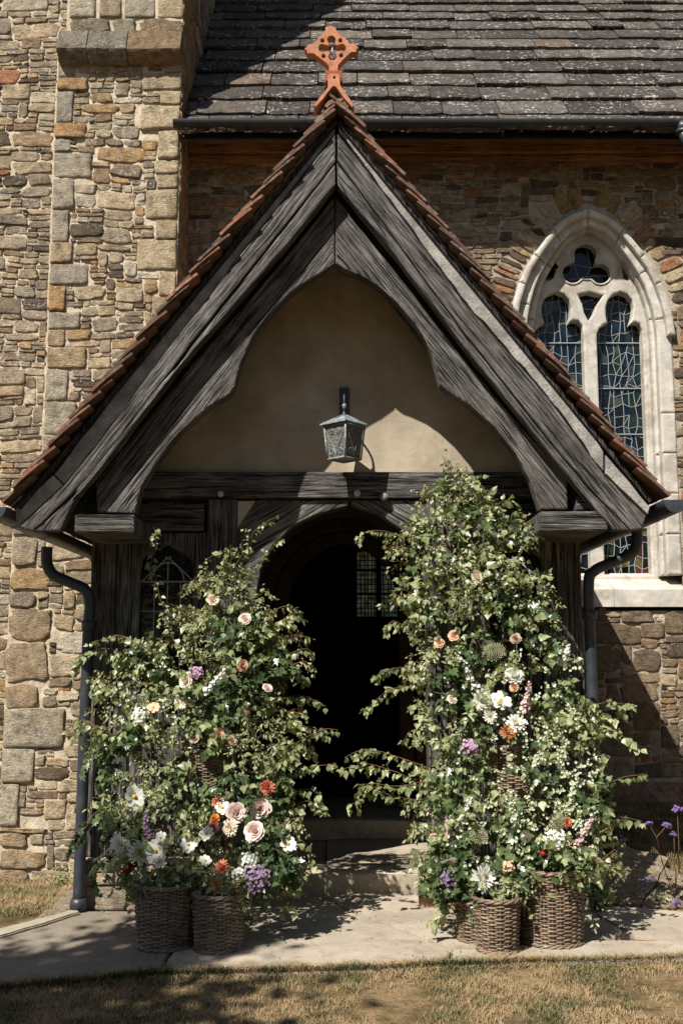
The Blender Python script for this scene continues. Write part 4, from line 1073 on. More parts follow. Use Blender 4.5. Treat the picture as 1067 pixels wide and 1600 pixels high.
# doorway arch braces under the tie beam
board('arch_brace', [(370, 781), (545, 781), (543, 790), (497, 803), (458, 821), (427, 851), (408, 885), (400, 930), (390, 990), (371, 1000)], FR + .0, .13, M['wood'], porch, (1, 0, .6), .01)
board('arch_brace', [(547, 781), (668, 781), (668, 930), (656, 880), (634, 832), (593, 804), (549, 789)], FR + .0, .13, M['wood'], porch, (1, 0, -.6), .01)
a, b = P(372, 783, FR - .008), P(399, 824, FR - .008)
mk('plaster_infill', [(a.x, FR - .008, b.z), (a.x, FR - .008, a.z), (P(399, 783, FR - .008).x, FR - .008, a.z)], [(0, 1, 2)], M['plaster'], porch)
for (x, y, r_) in ((345, 772, 5), (558, 771, 5.5), (600, 777, 7)):
    p = P(x, y, FR - .04); tube('peg', [(p.x, FR - .055 , p.z), (p.x, FR - .03, p.z)], r_ / 1650 * 7, M['peg'] if r_ < 7 else M['wood'], porch, 9)
# side walls, dwarf walls
for sx_, (a, b) in ((-1, (xl_ + .03, xl_ + .16)), (1, (xr_ - .16, xr_ - .03))):
    for k in range(6):
        ya = FR + .26 + k * (NW - FR - .3) / 6; box('side_plank', (a, ya, zp), (b, ya + (NW - FR - .3) / 6 - .005, 2.5), M['wood_dark'], porch, (0, 0, 1), .006)
fd = lambda u, v, o: (u, FR - .03 - o, v)
for (a, b) in ((xl_ - .06, P(395, 1400, FR).x), (P(655, 1400, FR).x, xr_ + .04)):
    box('dwarf_wall_core', (a + .01, FR - .02, -.1), (b - .01, FR + .26, zp - .004), M['mortar'], porch, None, .004)
    for c in skyline(a, b, -.04, zp - .03, [.08, .1, .14], (1.5, 3)):
        V, F = stone_geo(c[0], c[1], c[2], min(c[3], zp - .01), fd, .02); mk('dwarf_wall_stone', V, F, M['stone'], porch, tint=pick(PAL_T), smooth=True)
    for (yy0) in (0,):
        fside = (lambda u, v, o: (a - o, u, v)) if a < 0 else (lambda u, v, o: (b + o, u, v))
# gutters and drainpipes
def gthing(e, label, back):
    t = thing('porch_gutter', label, 'gutter', (e.x, GB, e.z), 'gutters along the porch eaves')
    gutter('gutter_channel', (e.x + back * .055, GB - .13, e.z - .015), (e.x + back * .055, NW - .02, e.z - .015), .078, M['pipe'], t)
    for yy in (GB + .25, GB + .9, GB + 1.8):
        gutter('bracket', (e.x + back * .055, yy, e.z - .015), (e.x + back * .055, yy + .03, e.z - .015), .084, M['pipe'], t, .01, 12, False)
    return t
gthing(eR, 'grey half round gutter with closed end on right eave of the porch', 1)
gthing(eL, 'grey half round gutter end on left eave of the porch', -1)
def pipe(label, pts, rad, foot=None, grp='drainpipes either side of the porch'):
    t = thing('drainpipe', label, 'drainpipe', pts[-1], grp); tube('pipe', smooth_path(pts, 8), rad, M['pipe'], t, 14)
    return t
def PP(x, y, Y): return P(x, y, Y)
yo = 6.98
pl = [PP(74, 855, yo), PP(74, 880, yo), PP(84, 898, yo), PP(110, 910, yo), PP(134, 922, yo), PP(141, 945, yo)]
low = PG(122, 1426, .02); low.y = yo; xv = P(141, 945, yo).x
pl2 = [(v.x, v.y, v.z) for v in pl] + [(xv - .005, yo, 1.8), (xv - .008, yo, 1.2), (xv - .01, yo, .05)]
t = pipe('blue grey drainpipe with swan neck left of the porch, down to the path', pl2, .037)
tube('foot', [(xv - .01, yo, .10), (xv - .01, yo, .07), (xv - .01, yo, .03)], [.046, .054, .054], M['pipe'], t, 14)
tube('collar', [(xv, yo, 1.85), (xv, yo, 1.79)], .049, M['pipe'], t, 14)
pr = [PP(994, 828, yo), PP(994, 850, yo), PP(984, 866, yo), PP(955, 879, yo), PP(928, 892, yo), PP(919, 912, yo)]; xv2 = P(919, 912, yo).x
for z_ in (.62, 1.38):
    gutter('pipe_clip', (xv - .007, yo, z_), (xv - .007, yo, z_ + .03), .050, M['pipe'], t, .008, 12, False, Vector((0, -1, 0)))
t = pipe('dark drainpipe with swan neck right of the porch, against the oak post', [(v.x, v.y, v.z) for v in pr] + [(xv2, yo, 1.7), (xv2, yo, 1.0), (xv2, yo, .03)], .036)
tube('collar', [(xv2, yo, 1.92), (xv2, yo, 1.86)], .047, M['pipe'], t, 14)

# terracotta cross finial
fin = thing('roof_cross', 'pierced orange terracotta cross finial on the porch ridge', 'finial', (ridge.x, RY + .02, ridge.z))
YF = RY + .03
def fx(p): q = P(460 + p[0] / 8.89, 20 + p[1] / 8.89, YF); return (q.x, q.z)
outer = [(505, 165), (525, 195), (575, 195), (580, 235), (610, 278), (700, 345), (755, 415), (800, 437), (850, 418), (860, 455), (895, 485), (860, 510), (862, 545), (790, 545), (740, 590), (680, 650), (620, 710), (605, 740), (605, 815), (485, 815), (480, 745), (450, 700), (380, 650), (320, 600), (270, 565), (180, 565), (175, 530), (140, 495), (175, 470), (180, 440), (240, 432), (290, 400), (350, 330), (420, 270), (435, 235), (430, 195), (480, 190)]
quat = polar([(515, 378, 60), (395, 490, 60), (655, 488, 60), (530, 600, 58), (525, 490, 68)], (525, 490), 48)
holes = [[fx(p) for p in quat]] + [[fx((x + 29 * math.cos(k * .628), y + 29 * math.sin(k * .628))) for k in range(10)] for x, y in ((390, 385), (638, 382), (405, 600), (650, 590))]
plate('cross_head', [fx(p) for p in outer], holes, YF, .07, M['terracotta'], fin, .003)
plate('collar', [fx(p) for p in [(425, 820), (670, 820), (668, 970), (432, 970)]], [], YF - .02, .13, M['terracotta_dark'], fin, .004)
plate('saddle', [fx(p) for p in [(467, 900), (500, 880), (600, 880), (632, 905), (636, 1040), (740, 1190), (830, 1320), (800, 1345), (700, 1235), (600, 1095), (570, 1058), (530, 1058), (400, 1230), (300, 1342), (270, 1318), (465, 1070)]], [[fx((555 + 20 * math.cos(k * .785), 935 + 20 * math.sin(k * .785))) for k in range(8)]], YF - .032, .13, M['terracotta'], fin, .003)
a = fx((522, 640)); b = fx((522, 395)); tube('stay_rod', [(a[0], YF + .045, a[1]), (b[0], YF + .045, b[1])], .008, M['greymetal'], fin, 8)

# lantern
YL = FR - .25
lan = thing('wall_lantern', 'weathered metal lantern with scrollwork hanging above the porch doorway', 'lantern', tuple(P(538, 605, FR)))
pa, pb = P(530.5, 606, FR + .03), P(545.5, 652, FR + .03)
box('back_plate', (pa.x, FR + .015, pb.z), (pb.x, FR + .038, pa.z), M['iron'], lan, None, .003)
cxl = P(538, 680, YL).x; Z = lambda y: P(538, y, YL).z
V, F = [], []
tube('', smooth_path([(cxl, FR + .03, Z(640)), (cxl, FR - .1, Z(625)), (cxl, YL + .04, Z(616)), (cxl, YL, Z(622)), (cxl, YL, Z(650))], 5), .008, None, None, 8, True, V, F)
mk('bracket_arm', V, F, M['iron'], lan, smooth=True)
tube('finial_knob', [(cxl, YL, Z(630)), (cxl, YL, Z(632)), (cxl, YL, Z(634)), (cxl, YL, Z(636.5)), (cxl, YL, Z(640)), (cxl, YL, Z(652))], [.006, .013, .016, .012, .006, .014], M['lantern'], lan, 10)
ang0 = R(3)
def rot4(hw, z, k): th = ang0 + k * math.pi / 2 - math.pi / 2; return Vector((cxl + hw * math.cos(th), YL + hw * math.sin(th), z))
s_ = 1.0 / 1650 * 6.95
# roof pyramid
hwR, zR, zT = 39 * s_, Z(664), Z(648)
V = [rot4(hwR, zR, k) for k in range(4)] + [rot4(hwR, zR - .006, k) for k in range(4)] + [Vector((cxl, YL, zT))] + [rot4(hwR * .8, zR - .004, k) for k in range(4)]
F = [(k, (k + 1) % 4, 8) for k in range(4)] + [(k, 4 + k, 4 + (k + 1) % 4, (k + 1) % 4) for k in range(4)] + [(4 + k, 9 + k, 9 + (k + 1) % 4, 4 + (k + 1) % 4) for k in range(4)] + [(9, 10, 11, 12)]
mk('lantern_roof', V, F, M['lantern'], lan)
for k in range(4): tube('roof_rib', [rot4(hwR, zR, k), Vector((cxl, YL, zT + .004))], .004, M['lantern'], lan, 6)
ht, hb, zt3, zb3 = 32 * s_, 26 * s_, Z(667), Z(718)
for k in range(4):
    tube('corner_bar', [rot4(ht, zt3, k), rot4(hb, zb3, k)], .0065, M['lantern'], lan, 6)
for z_, hh in ((zt3, ht), (zb3, hb)):
    for k in range(4): tube('frame_bar', [rot4(hh, z_, k), rot4(hh, z_, k + 1)], .0065, M['lantern'], lan, 6)
V = [rot4(hb, zb3 + .002, k) for k in range(4)]; mk('base_plate', V, [(0, 1, 2, 3)], M['lantern'], lan)
s = NT('pebbled_lantern_glass'); s.bump(s.vor(130).outputs['Distance'], 1, .01); s.fin((.22, .21, .18), .35, .5); s.b.inputs['Transmission Weight'].default_value = .35; M['pebble'] = s.m
def onface(k, u, v, off=0):
    a = rot4(hb, zb3, k).lerp(rot4(hb, zb3, k + 1), u); b = rot4(ht, zt3, k).lerp(rot4(ht, zt3, k + 1), u); p = a.lerp(b, v)
    n_ = (rot4(1, 0, k) + rot4(1, 0, k + 1)) / 2 - Vector((cxl, YL, 0)); n_.z = 0; n_.normalize(); return p + n_ * off
for k in range(4):
    mk('glass_panel', [onface(k, .04, .03, -.004), onface(k, .96, .03, -.004), onface(k, .96, .97, -.004), onface(k, .04, .97, -.004)], [(0, 1, 2, 3)], M['pebble'], lan)
    V, F = [], []
    for sg in (0, 1):
        mir = lambda u: u if sg == 0 else 1 - u
        def spiral(cu, cv, r0, a0, turns, d): return [(cu + (r0 * (1 - t / 14 * .75)) * math.cos(a0 + d * turns * t / 14 * 2 * math.pi) * 1.0, cv + r0 * (1 - t / 14 * .75) * .75 * math.sin(a0 + d * turns * t / 14 * 2 * math.pi)) for t in range(15)]
        pth = spiral(.33, .82, .14, 0, 1.2, 1)[::-1] if False else []
        main = [(.14, .78), (.20, .6), (.34, .42), (.46, .25), (.47, .10)]
        top_ = spiral(.34, .80, .12, math.pi, 1.3, -1); botm = spiral(.28, .19, .15, 0, 1.3, 1)
        for line in (main, top_, botm):
            tube('', smooth_path([onface(k, mir(u), v, .004) for u, v in line], 2), .0028, None, None, 5, False, V, F)
    mk('scrollwork', V, F, M['lantern'], lan, smooth=True)

# ------------------------------------------------------------------ banks, flagstones, turf
def flag(name, pts3, th, label, tint):
    V = []; F = []; q = [Vector(p) for p in pts3]; n_ = (q[1] - q[0]).cross(q[3] - q[0]).normalized()
    if n_.z < 0: n_ = -n_
    N_ = 8
    for j in range(N_ + 1):
        for i in range(N_ + 1):
            p = q[0].lerp(q[1], i / N_).lerp(q[3].lerp(q[2], i / N_), j / N_); e = .02 if (i in (0, N_) or j in (0, N_)) else 0
            p = p + noise.noise_vector(p * 6) * e; V.append(p + n_ * (.008 * noise.noise(p * 9) - e * .3))
    m_ = N_ + 1
    for j in range(N_):
        for i in range(N_): F.append((j * m_ + i, j * m_ + i + 1, (j + 1) * m_ + i + 1, (j + 1) * m_ + i))
    rim = [i for i in range(m_)] + [j * m_ + N_ for j in range(1, m_)] + [N_ * m_ + i for i in range(N_ - 1, -1, -1)] + [j * m_ for j in range(N_ - 1, 0, -1)]
    b = len(V); V += [V[i] - n_ * th for i in rim]; L_ = len(rim)
    for k in range(L_): F.append((rim[k], b + k, b + (k + 1) % L_, rim[(k + 1) % L_]))
    return tag(mk(name, V, F, M['flag'], None, tint=tint, smooth=False), label, 'flagstone')
def onG(px, py, dz=.01):
    y = 6.0
    for _ in range(400):
        p = P(px, py, y)
        if p.z <= gz(p.x, p.y) + dz: return p
        y += .01
    return p
flag('flagstone', [onG(48, 1444, .03), onG(120, 1425, .04), onG(118, 1385, .05), onG(95, 1392, .02)], .05, 'sloping grey flagstone at foot of the tower beside left drainpipe', (.30, .26, .2))
fR = [P(915, 1408, 7.2), P(1000, 1412, 7.2), P(1045, 1340, 7.85), P(968, 1318, 7.95)]
flag('flagstone', fR, .06, 'large flagstone leaning on the grass bank right of the porch', (.34, .29, .22))
fR2 = [P(1003, 1413, 7.2), P(1067, 1418, 7.2), P(1078, 1372, 7.6), P(1040, 1352, 7.75)]
flag('flagstone', fR2, .06, 'smaller cracked flagstone at the right edge of the grass bank', (.3, .25, .19))

def blades(n, sampler, h=(.02, .045), wd=.0022):
    P0 = sampler(n); n = len(P0); az = npr.uniform(0, 2 * np.pi, n); hh = npr.uniform(*h, n); ln = npr.uniform(.3, 1.8, n) * hh
    dx, dy = np.cos(az), np.sin(az); wx, wy = -np.sin(az) * wd, np.cos(az) * wd
    V = np.zeros((n, 5, 3)); V[:, 0] = P0 + np.stack([-wx, -wy, 0 * wx], 1); V[:, 1] = P0 + np.stack([wx, wy, 0 * wx], 1)
    mid = P0 + np.stack([dx * ln * .35, dy * ln * .35, hh * .6], 1)
    V[:, 2] = mid + np.stack([wx, wy, 0 * wx], 1) * .8; V[:, 3] = mid - np.stack([wx, wy, 0 * wx], 1) * .8; V[:, 4] = P0 + np.stack([dx * ln, dy * ln, hh * .95], 1)
    b = np.arange(n)[:, None] * 5
    F = np.concatenate([b + np.array([[0, 1, 2]]), b + np.array([[0, 2, 3]]), b + np.array([[3, 2, 4]])])
    return V.reshape(-1, 3), F
def grass_obj(name, n, samp, label, h=(.02, .045), wd=.0022):
    V, F = blades(n, samp, h, wd); o = link(name, fastmesh(name, V, F), M['grass']); return tag(o, label, 'grass', kind='stuff')
front_edge = [(-2.4, PG(0, 1549).y - .15), (PG(0, 1549).x, PG(0, 1549).y), (PG(243, 1528).x, PG(243, 1528).y), (PG(533, 1521).x, PG(533, 1521).y), (PG(733, 1511).x, PG(733, 1511).y), (PG(1067, 1500).x, PG(1067, 1500).y), (3.2, PG(1067, 1500).y + .1)]
fex, fey = [p[0] for p in front_edge], [p[1] for p in front_edge]
def sA(n):
    x = npr.uniform(-2.6, 2.8, n); ye = np.interp(x, fex, fey); y = ye + .02 - np.power(npr.uniform(0, 1, n), 1.15) * 1.5
    nz_ = np.array([noise.noise((a * 2.2, b * 2.2, 1)) + .6 * noise.noise((a * 9, b * 9, 4)) for a, b in zip(x, y)])
    keep = (npr.uniform(-.40, .55, n) < nz_) | (ye - y < .1)
    x, y = x[keep], y[keep]; return np.stack([x, y, [gz(a, b) - .002 for a, b in zip(x, y)]], 1)
grass_obj('grass', 150000, sA, 'dry yellow and green lawn in front of the path', (.010, .028), .0017)
def sE(n):
    x = npr.uniform(-2.6, 2.8, n); y = np.interp(x, fex, fey) + npr.normal(-.01, .018, n); return np.stack([x, y, [gz(a, b) - .002 for a, b in zip(x, y)]], 1)
grass_obj('grass', 16000, sE, 'longer grass fringe along the front edge of the path', (.02, .06), .002)
def sL(n):
    x = npr.uniform(-4, -1.85, n); y = npr.uniform(7.0, 9.0, n); keep = (y > 7.02 + (-2.0 - x) * -.0)
    k2 = np.array([proj(a, b, 0)[0] < 112 and proj(a, b, gz(a, b))[1] < 1462 - proj(a, b, 0)[0] * .28 for a, b in zip(x, y)])
    x, y = x[k2], y[k2]; return np.stack([x, y, [gz(a, b) for a, b in zip(x, y)]], 1)
grass_obj('grass', 26000, sL, 'parched lawn at foot of the tower left of the drainpipe', (.015, .04))
def sR(n):
    x = npr.uniform(1.75, 3.6, n); y = npr.uniform(7.75, 9.4, n); return np.stack([x, y, [gz(a, b) for a, b in zip(x, y)]], 1)
grass_obj('grass', 26000, sR, 'brown dry grass bank below the brick plinth', (.02, .05))

# ------------------------------------------------------------------ leaves and branches
def fold(pts, tris): return np.array(pts, float), np.array(tris)
LEAF = {
 'birch': fold([(0, 0, 0), (.18, .34, .05), (.42, .42, .06), (.72, .2, .0), (1.05, 0, -.12), (.72, -.2, .0), (.42, -.42, .06), (.18, -.34, .05), (.4, 0, -.03)],
    [(0, 8, 1), (1, 8, 2), (2, 8, 3), (3, 8, 4), (4, 8, 5), (5, 8, 6), (6, 8, 7), (7, 8, 0)]),
 'ivy': fold([(0, 0, 0), (-.05, .32, .04), (.22, .52, .02), (.36, .28, .04), (.66, .42, .0), (.64, .18, .02), (1.0, 0, -.1), (.64, -.18, .02), (.66, -.42, 0), (.36, -.28, .04), (.22, -.52, .02), (-.05, -.32, .04), (.38, 0, -.04)],
    [(0, 12, 1), (1, 12, 2), (2, 12, 3), (3, 12, 4), (4, 12, 5), (5, 12, 6), (6, 12, 7), (7, 12, 8), (8, 12, 9), (9, 12, 10), (10, 12, 11), (11, 12, 0)]),
 'pale': fold([(0, 0, 0), (.35, .2, .05), (.75, .16, .03), (1, 0, -.08), (.75, -.16, .03), (.35, -.2, .05), (.5, 0, -.03)],
    [(0, 6, 1), (1, 6, 2), (2, 6, 3), (3, 6, 4), (4, 6, 5), (5, 6, 0)])}
class Leaves:
    def __init__(s): s.r = {'birch': [], 'ivy': [], 'pale': []}
    def add(s, kind, p, d, nrm, size): s.r[kind].append((tuple(p), tuple(d), tuple(nrm), size))
    def mats(s, kind):
        a = s.r[kind]; p = np.array([q[0] for q in a]); d = np.array([q[1] for q in a]); n_ = np.array([q[2] for q in a]); z = np.array([q[3] for q in a])
        d /= np.linalg.norm(d, axis=1)[:, None] + 1e-9; n_ = n_ - d * np.sum(d * n_, 1)[:, None]; n_ /= np.linalg.norm(n_, axis=1)[:, None] + 1e-9
        return p, d, np.cross(n_, d), n_, z
    def build(s, parent, singles):
        o = orig(parent); tot = sum(len(v) for v in s.r.values())
        for kind, a in s.r.items():
            if not a: continue
            p, d, b, n_, z = s.mats(kind); T_, Fc = LEAF[kind]
            pv, py = proj_np(p); key = -p[:, 1] + .4 * z / .05; k_ = int(round(singles * len(a) / tot)) if singles else 0
            order = np.argsort(-(z * 12 - p[:, 1] * .8 + npr.uniform(0, .3, len(z)))); one = order[:k_]; rest = order[k_:]
            me = bpy.data.meshes.new(kind + '_leaf'); me.from_pydata([tuple(v) for v in T_], [], [tuple(f) for f in Fc]); me.materials.append(M[kind])
            for i in one:
                ob = bpy.data.objects.new('leaf', me); C.objects.link(ob); ob.parent = parent
                m_ = Matrix.Identity(4)
                for r_ in range(3): m_[r_][0] = d[i][r_] * z[i]; m_[r_][1] = b[i][r_] * z[i]; m_[r_][2] = n_[i][r_] * z[i]; m_[r_][3] = p[i][r_] - o[r_]
                ob.matrix_local = m_
            if len(rest):
                R_ = rest; sc_ = npr.uniform(.75, 1.25, len(R_)); cv = npr.uniform(-1.5, 1.5, len(R_))
                X = T_[None, :, 0] * z[R_][:, None]; Yv = T_[None, :, 1] * z[R_][:, None] * sc_[:, None]; Zv = (T_[None, :, 2] + cv[:, None] * .25 * T_[None, :, 0] ** 2) * z[R_][:, None]
                W = p[R_][:, None, :] + X[..., None] * d[R_][:, None, :] + Yv[..., None] * b[R_][:, None, :] + Zv[..., None] * n_[R_][:, None, :]
                W = W - np.array(tuple(o))
                nv = T_.shape[0]; F_ = (np.arange(len(R_))[:, None, None] * nv + Fc[None]).reshape(-1, 3)
                ob = link(kind + '_foliage', fastmesh(kind + '_foliage', W.reshape(-1, 3), F_), M[kind], parent); ob['kind'] = 'stuff'
def proj_np(p): return p[:, 0], p[:, 2]
def rv(s=1.0): return Vector((rng.gauss(0, s), rng.gauss(0, s), rng.gauss(0, s)))
TOSUN = -SUN
def leafn(b=1.0): return (Vector((-.25, -.8, .55)) * b + rv(.55)).normalized()
def sprig(L, TV, TF, p, d, ln, kind, sz, n, thin=.0016, droop=.5):
    pts = []; q = Vector(p); dd = Vector(d).normalized()
    for k in range(5):
        pts.append(q.copy()); q += dd * ln / 4; dd = (dd + Vector((0, 0, -droop * .22)) + rv(.07)).normalized()
    if TV is not None: tube('', pts, [thin * (1.3 - k * .22) for k in range(5)], None, None, 3, False, TV, TF)
    for k in range(n):
        t = (k + .6) / n * 3.98; i = min(3, int(t)); pp = pts[i].lerp(pts[i + 1], t - i); dirn = (pts[i + 1] - pts[i]).normalized()
        sd = dirn.cross(rv(1)).normalized(); ld = (sd * .9 + dirn * .5 + Vector((0, 0, -.55))).normalized()
        L.add(kind, pp + ld * .006, ld, leafn(), sz * rng.uniform(.5, 1.25))
def branch(L, TV, TF, pts, kind='birch', sz=.046, step=.032, th=.0035, sub=.5):
    pp = smooth_path(pts, 6); n_ = len(pp)
    pp = [p + noise.noise_vector(p * 9) * .012 for p in pp]
    tube('', pp, [th * (1.15 - k / n_) + .0008 for k in range(n_)], None, None, 5, False, TV, TF)
    acc = 0
    for k in range(1, n_):
        seg = (pp[k] - pp[k - 1]); acc += seg.length; t = k / n_
        if t < .12: continue
        while acc > step:
            acc -= step; p = pp[k - 1].lerp(pp[k], rng.random()); dn = seg.normalized(); sd = dn.cross(rv(1)).normalized()
            if rng.random() < sub and t < .93:
                sprig(L, TV, TF, p, (dn * .8 + sd * .7 + Vector((0, 0, -.15))), rng.uniform(.06, .16) * (1.15 - t * .7), kind, sz * rng.uniform(.7, 1.0), rng.randint(3, 6), .0014, .9)
            for _ in range(2):
                sd = dn.cross(rv(1)).normalized(); ld = (sd * .7 + dn * .35 + Vector((0, 0, -.75))).normalized()
                L.add(kind, p + ld * .012, ld, leafn(), sz * rng.uniform(.55, 1.15))
def mass(L, TV, TF, rows, yc, half, n, skipf=None):
    ysr = [r_[0] for r_ in rows]; xl__ = [r_[1] for r_ in rows]; xr__ = [r_[2] for r_ in rows]
    wts = np.interp(np.linspace(ysr[0], ysr[-1], 200), ysr, np.array(xr__) - np.array(xl__)); cum = np.cumsum(wts); cum /= cum[-1]
    for _ in range(n):
        py = np.interp(rng.random(), cum, np.linspace(ysr[0], ysr[-1], 200)); a, b = np.interp(py, ysr, xl__), np.interp(py, ysr, xr__)
        u = rng.uniform(-1, 1); 
        edge = noise.noise((u * 2.0, py * .012, a * .01)) * .25
        if abs(u) > 1 - max(0, edge): continue
        px = (a + b) / 2 + u * (b - a) / 2; yy = yc(py); hf = half(py) * math.sqrt(max(.05, 1 - u * u * .85))
        f = (1 - abs(rng.gauss(0, .45))) if rng.random() < .8 else rng.uniform(-1, 1)
        f = max(-1, min(1, f)) * (1 + .35 * noise.noise((px * .018, py * .018, 3))); Y = yy - hf * f; p = P(px, py, Y)
        if p.z < .05: continue
        if skipf and skipf(px, py, Y, p): continue
        if noise.noise((p.x * 5.5, p.y * 3, p.z * 5.5)) < -.22: continue
        out = Vector((u * .9, -.9 * f, .25)) + rv(.35)
        kk = noise.noise((p.x * 3.2, p.y * 2, p.z * 3.2)) + rng.uniform(-.28, .28)
        lowz = p.z < .75
        if kk > .16: kind, sz, ln, m_ = 'pale', rng.uniform(.018, .036), .085, 9
        elif kk < (-.16 if not lowz else -.02): kind, sz, ln, m_ = 'ivy', rng.uniform(.030, .064), .09, 5
        else: kind, sz, ln, m_ = 'birch', rng.uniform(.024, .056), .12, 6
        sprig(L, TV if rng.random() < .5 else None, TF, p, out, ln * rng.uniform(.7, 1.3), kind, sz, m_)

def arrangement(label, base, rows, yc, half, n, branches, skipf=None, core=None, spill=()):
    t = thing('flower_arrangement', label, 'flower arrangement', base, 'foliage towers flanking the doorway')
    L = Leaves(); TV, TF = [], []
    mass(L, TV, TF, rows, yc, half, n, skipf)
    for br in branches:
        pts, Ys = br[0], br[1]; m_ = len(pts)
        q = [P(x, y, Ys[0] + (Ys[1] - Ys[0]) * k / (m_ - 1)) for k, (x, y) in enumerate(pts)]
        branch(L, TV, TF, q, *(br[2:] if len(br) > 2 else ()))
    ysr = [r_[0] for r_ in rows]
    for k in range(46):
        py = rng.uniform(ysr[0], min(1390, ysr[-1])); sgn = rng.choice((-1, 1)); e = np.interp(py, ysr, [r_[1] if sgn < 0 else r_[2] for r_ in rows]); Y = yc(py) + rng.uniform(-.15, .12)
        ln = rng.uniform(12, 52) * (.7 if py > 1300 else 1); up = rng.uniform(-14, 22)
        q = [P(e - sgn * 26, py + 10, Y), P(e + sgn * ln * .3, py - up * .7, Y), P(e + sgn * ln * .75, py - up, Y), P(e + sgn * ln, py - up + rng.uniform(2, 20), Y)]
        branch(L, TV, TF, q, rng.choice(('birch', 'birch', 'pale')), rng.uniform(.03, .044), .03, .0022, .3)
    for k in range(20):
        py = rng.uniform(ysr[0] - 10, ysr[0] + 160); e = rng.uniform(np.interp(py, ysr, [r_[1] for r_ in rows]), np.interp(py, ysr, [r_[2] for r_ in rows])); Y = yc(py) - .1
        q = [P(e, py + 30, Y), P(e + rng.uniform(-8, 8), py, Y), P(e + rng.uniform(-16, 16), py - 34, Y - .03)]; branch(L, TV, TF, q, 'birch', .034, .028, .002, .3)
    for (bx, by, hw_, Yb, nn) in spill:
        for _ in range(nn):
            px = bx + rng.uniform(-1, 1) * hw_; py = by - rng.uniform(-6, 46); p = P(px, py, Yb + rng.uniform(-.02, .22))
            sprig(L, TV if rng.random() < .5 else None, TF, p, Vector(((px - bx) / hw_ * .8, -.7, rng.uniform(-.5, .6))), rng.uniform(.07, .13), rng.choice(('ivy', 'birch', 'pale')), rng.uniform(.022, .042), 6, .0015, 1.0)
    for q in core: tube('', smooth_path(q, 4), [.014, *([.010] * (4 * (len(q) - 1)))], None, None, 6, False, TV, TF)
    mk('twigs', TV, TF, M['bark'], t, smooth=True); L.build(t, 285); return t
ycL = lambda y: np.interp(y, [800, 1000, 1250, 1340, 1400, 1450], [6.88, 6.78, 6.58, 6.40, 6.30, 6.45]); hfL = lambda y: np.interp(y, [880, 1000, 1300, 1450], [.09, .22, .30, .2])
rowsL = [(895, 352, 380), (930, 328, 400), (965, 302, 416), (990, 250, 430), (1020, 205, 440), (1060, 168, 452), (1100, 160, 448), (1150, 155, 450), (1200, 160, 440), (1250, 172, 436), (1300, 165, 450), (1350, 178, 462), (1385, 205, 455), (1405, 225, 445), (1420, 375, 440), (1440, 378, 432)]
BL = [([(275, 1010), (258, 960), (246, 915), (238, 880), (245, 850), (239, 822)], (6.7, 6.6), 'birch', .036, .024, .003, .15),
 ([(318, 1000), (350, 930), (378, 870), (404, 826), (434, 806)], (6.75, 6.6), 'birch', .034, .026, .003, .25),
 ([(330, 990), (372, 930), (408, 880), (440, 838)], (6.75, 6.65), 'birch', .036, .03, .003, .35),
 ([(300, 985), (330, 930), (350, 890), (362, 850)], (6.7, 6.6), 'birch', .036, .03, .003, .35),
 ([(345, 940), (330, 900), (318, 880), (345, 862)], (6.7, 6.6), 'birch', .036, .03, .003, .2),
 ([(260, 1035), (225, 1010), (185, 995), (152, 1002)], (6.6, 6.45), 'birch', .042, .03, .003, .3),
 ([(235, 1060), (200, 1028), (165, 1013), (130, 1022), (118, 1040)], (6.6, 6.4), 'birch', .052, .026, .003, .3),
 ([(225, 1110), (180, 1080), (150, 1085)], (6.6, 6.4), 'birch', .05, .03, .003, .3),
 ([(215, 1180), (170, 1165), (140, 1180), (128, 1205)], (6.5, 6.35), 'ivy', .05, .03, .003, .3),
 ([(205, 1270), (165, 1260), (130, 1290), (108, 1330)], (6.5, 6.35), 'ivy', .045, .03, .003, .3),
 ([(210, 1330), (170, 1340), (145, 1365), (150, 1390)], (6.5, 6.3), 'ivy', .045, .03, .003, .4),
 ([(395, 1010), (430, 980), (455, 958), (472, 955)], (6.75, 6.7), 'birch', .042, .024, .003, .5),
 ([(400, 1060), (440, 1040), (478, 1062)], (6.7, 6.7), 'birch', .04, .024, .003, .6),
 ([(405, 1110), (445, 1092), (480, 1090), (510, 1104)], (6.7, 6.7), 'birch', .044, .026, .003, .4),
 ([(400, 1210), (435, 1185), (470, 1158), (500, 1142), (528, 1140)], (6.65, 6.6), 'birch', .044, .028, .003, .35),
 ([(405, 1240), (445, 1212), (480, 1200), (516, 1196)], (6.65, 6.6), 'birch', .042, .03, .003, .35),
 ([(410, 1270), (450, 1240), (485, 1234), (503, 1262)], (6.6, 6.6), 'birch', .042, .03, .003, .35),
 ([(405, 1290), (450, 1262), (485, 1252), (512, 1275)], (6.55, 6.55), 'birch', .042, .03, .003, .3),
 ([(420, 1150), (455, 1130), (480, 1135)], (6.7, 6.65), 'birch', .044, .028, .003, .5),
 ([(420, 1380), (450, 1360), (475, 1362)], (6.5, 6.5), 'pale', .05, .02, .002, .3),
 ([(400, 1400), (425, 1380), (455, 1400)], (6.4, 6.4), 'ivy', .045, .025, .003, .5)]
def skL(px, py, Y, p):      # keep the baskets clear
    return (205 < px < 380 and py > 1392) or (310 < px < 345 and 1178 < py < 1222 and Y < 6.62)
coreL = [[P(300, 1395, 6.45), P(310, 1250, 6.65), P(320, 1100, 6.8), P(340, 980, 6.85)], [P(340, 1400, 6.4), P(370, 1250, 6.7), P(380, 1080, 6.8)], [P(250, 1390, 6.4), P(240, 1200, 6.6), P(235, 1080, 6.7)]]
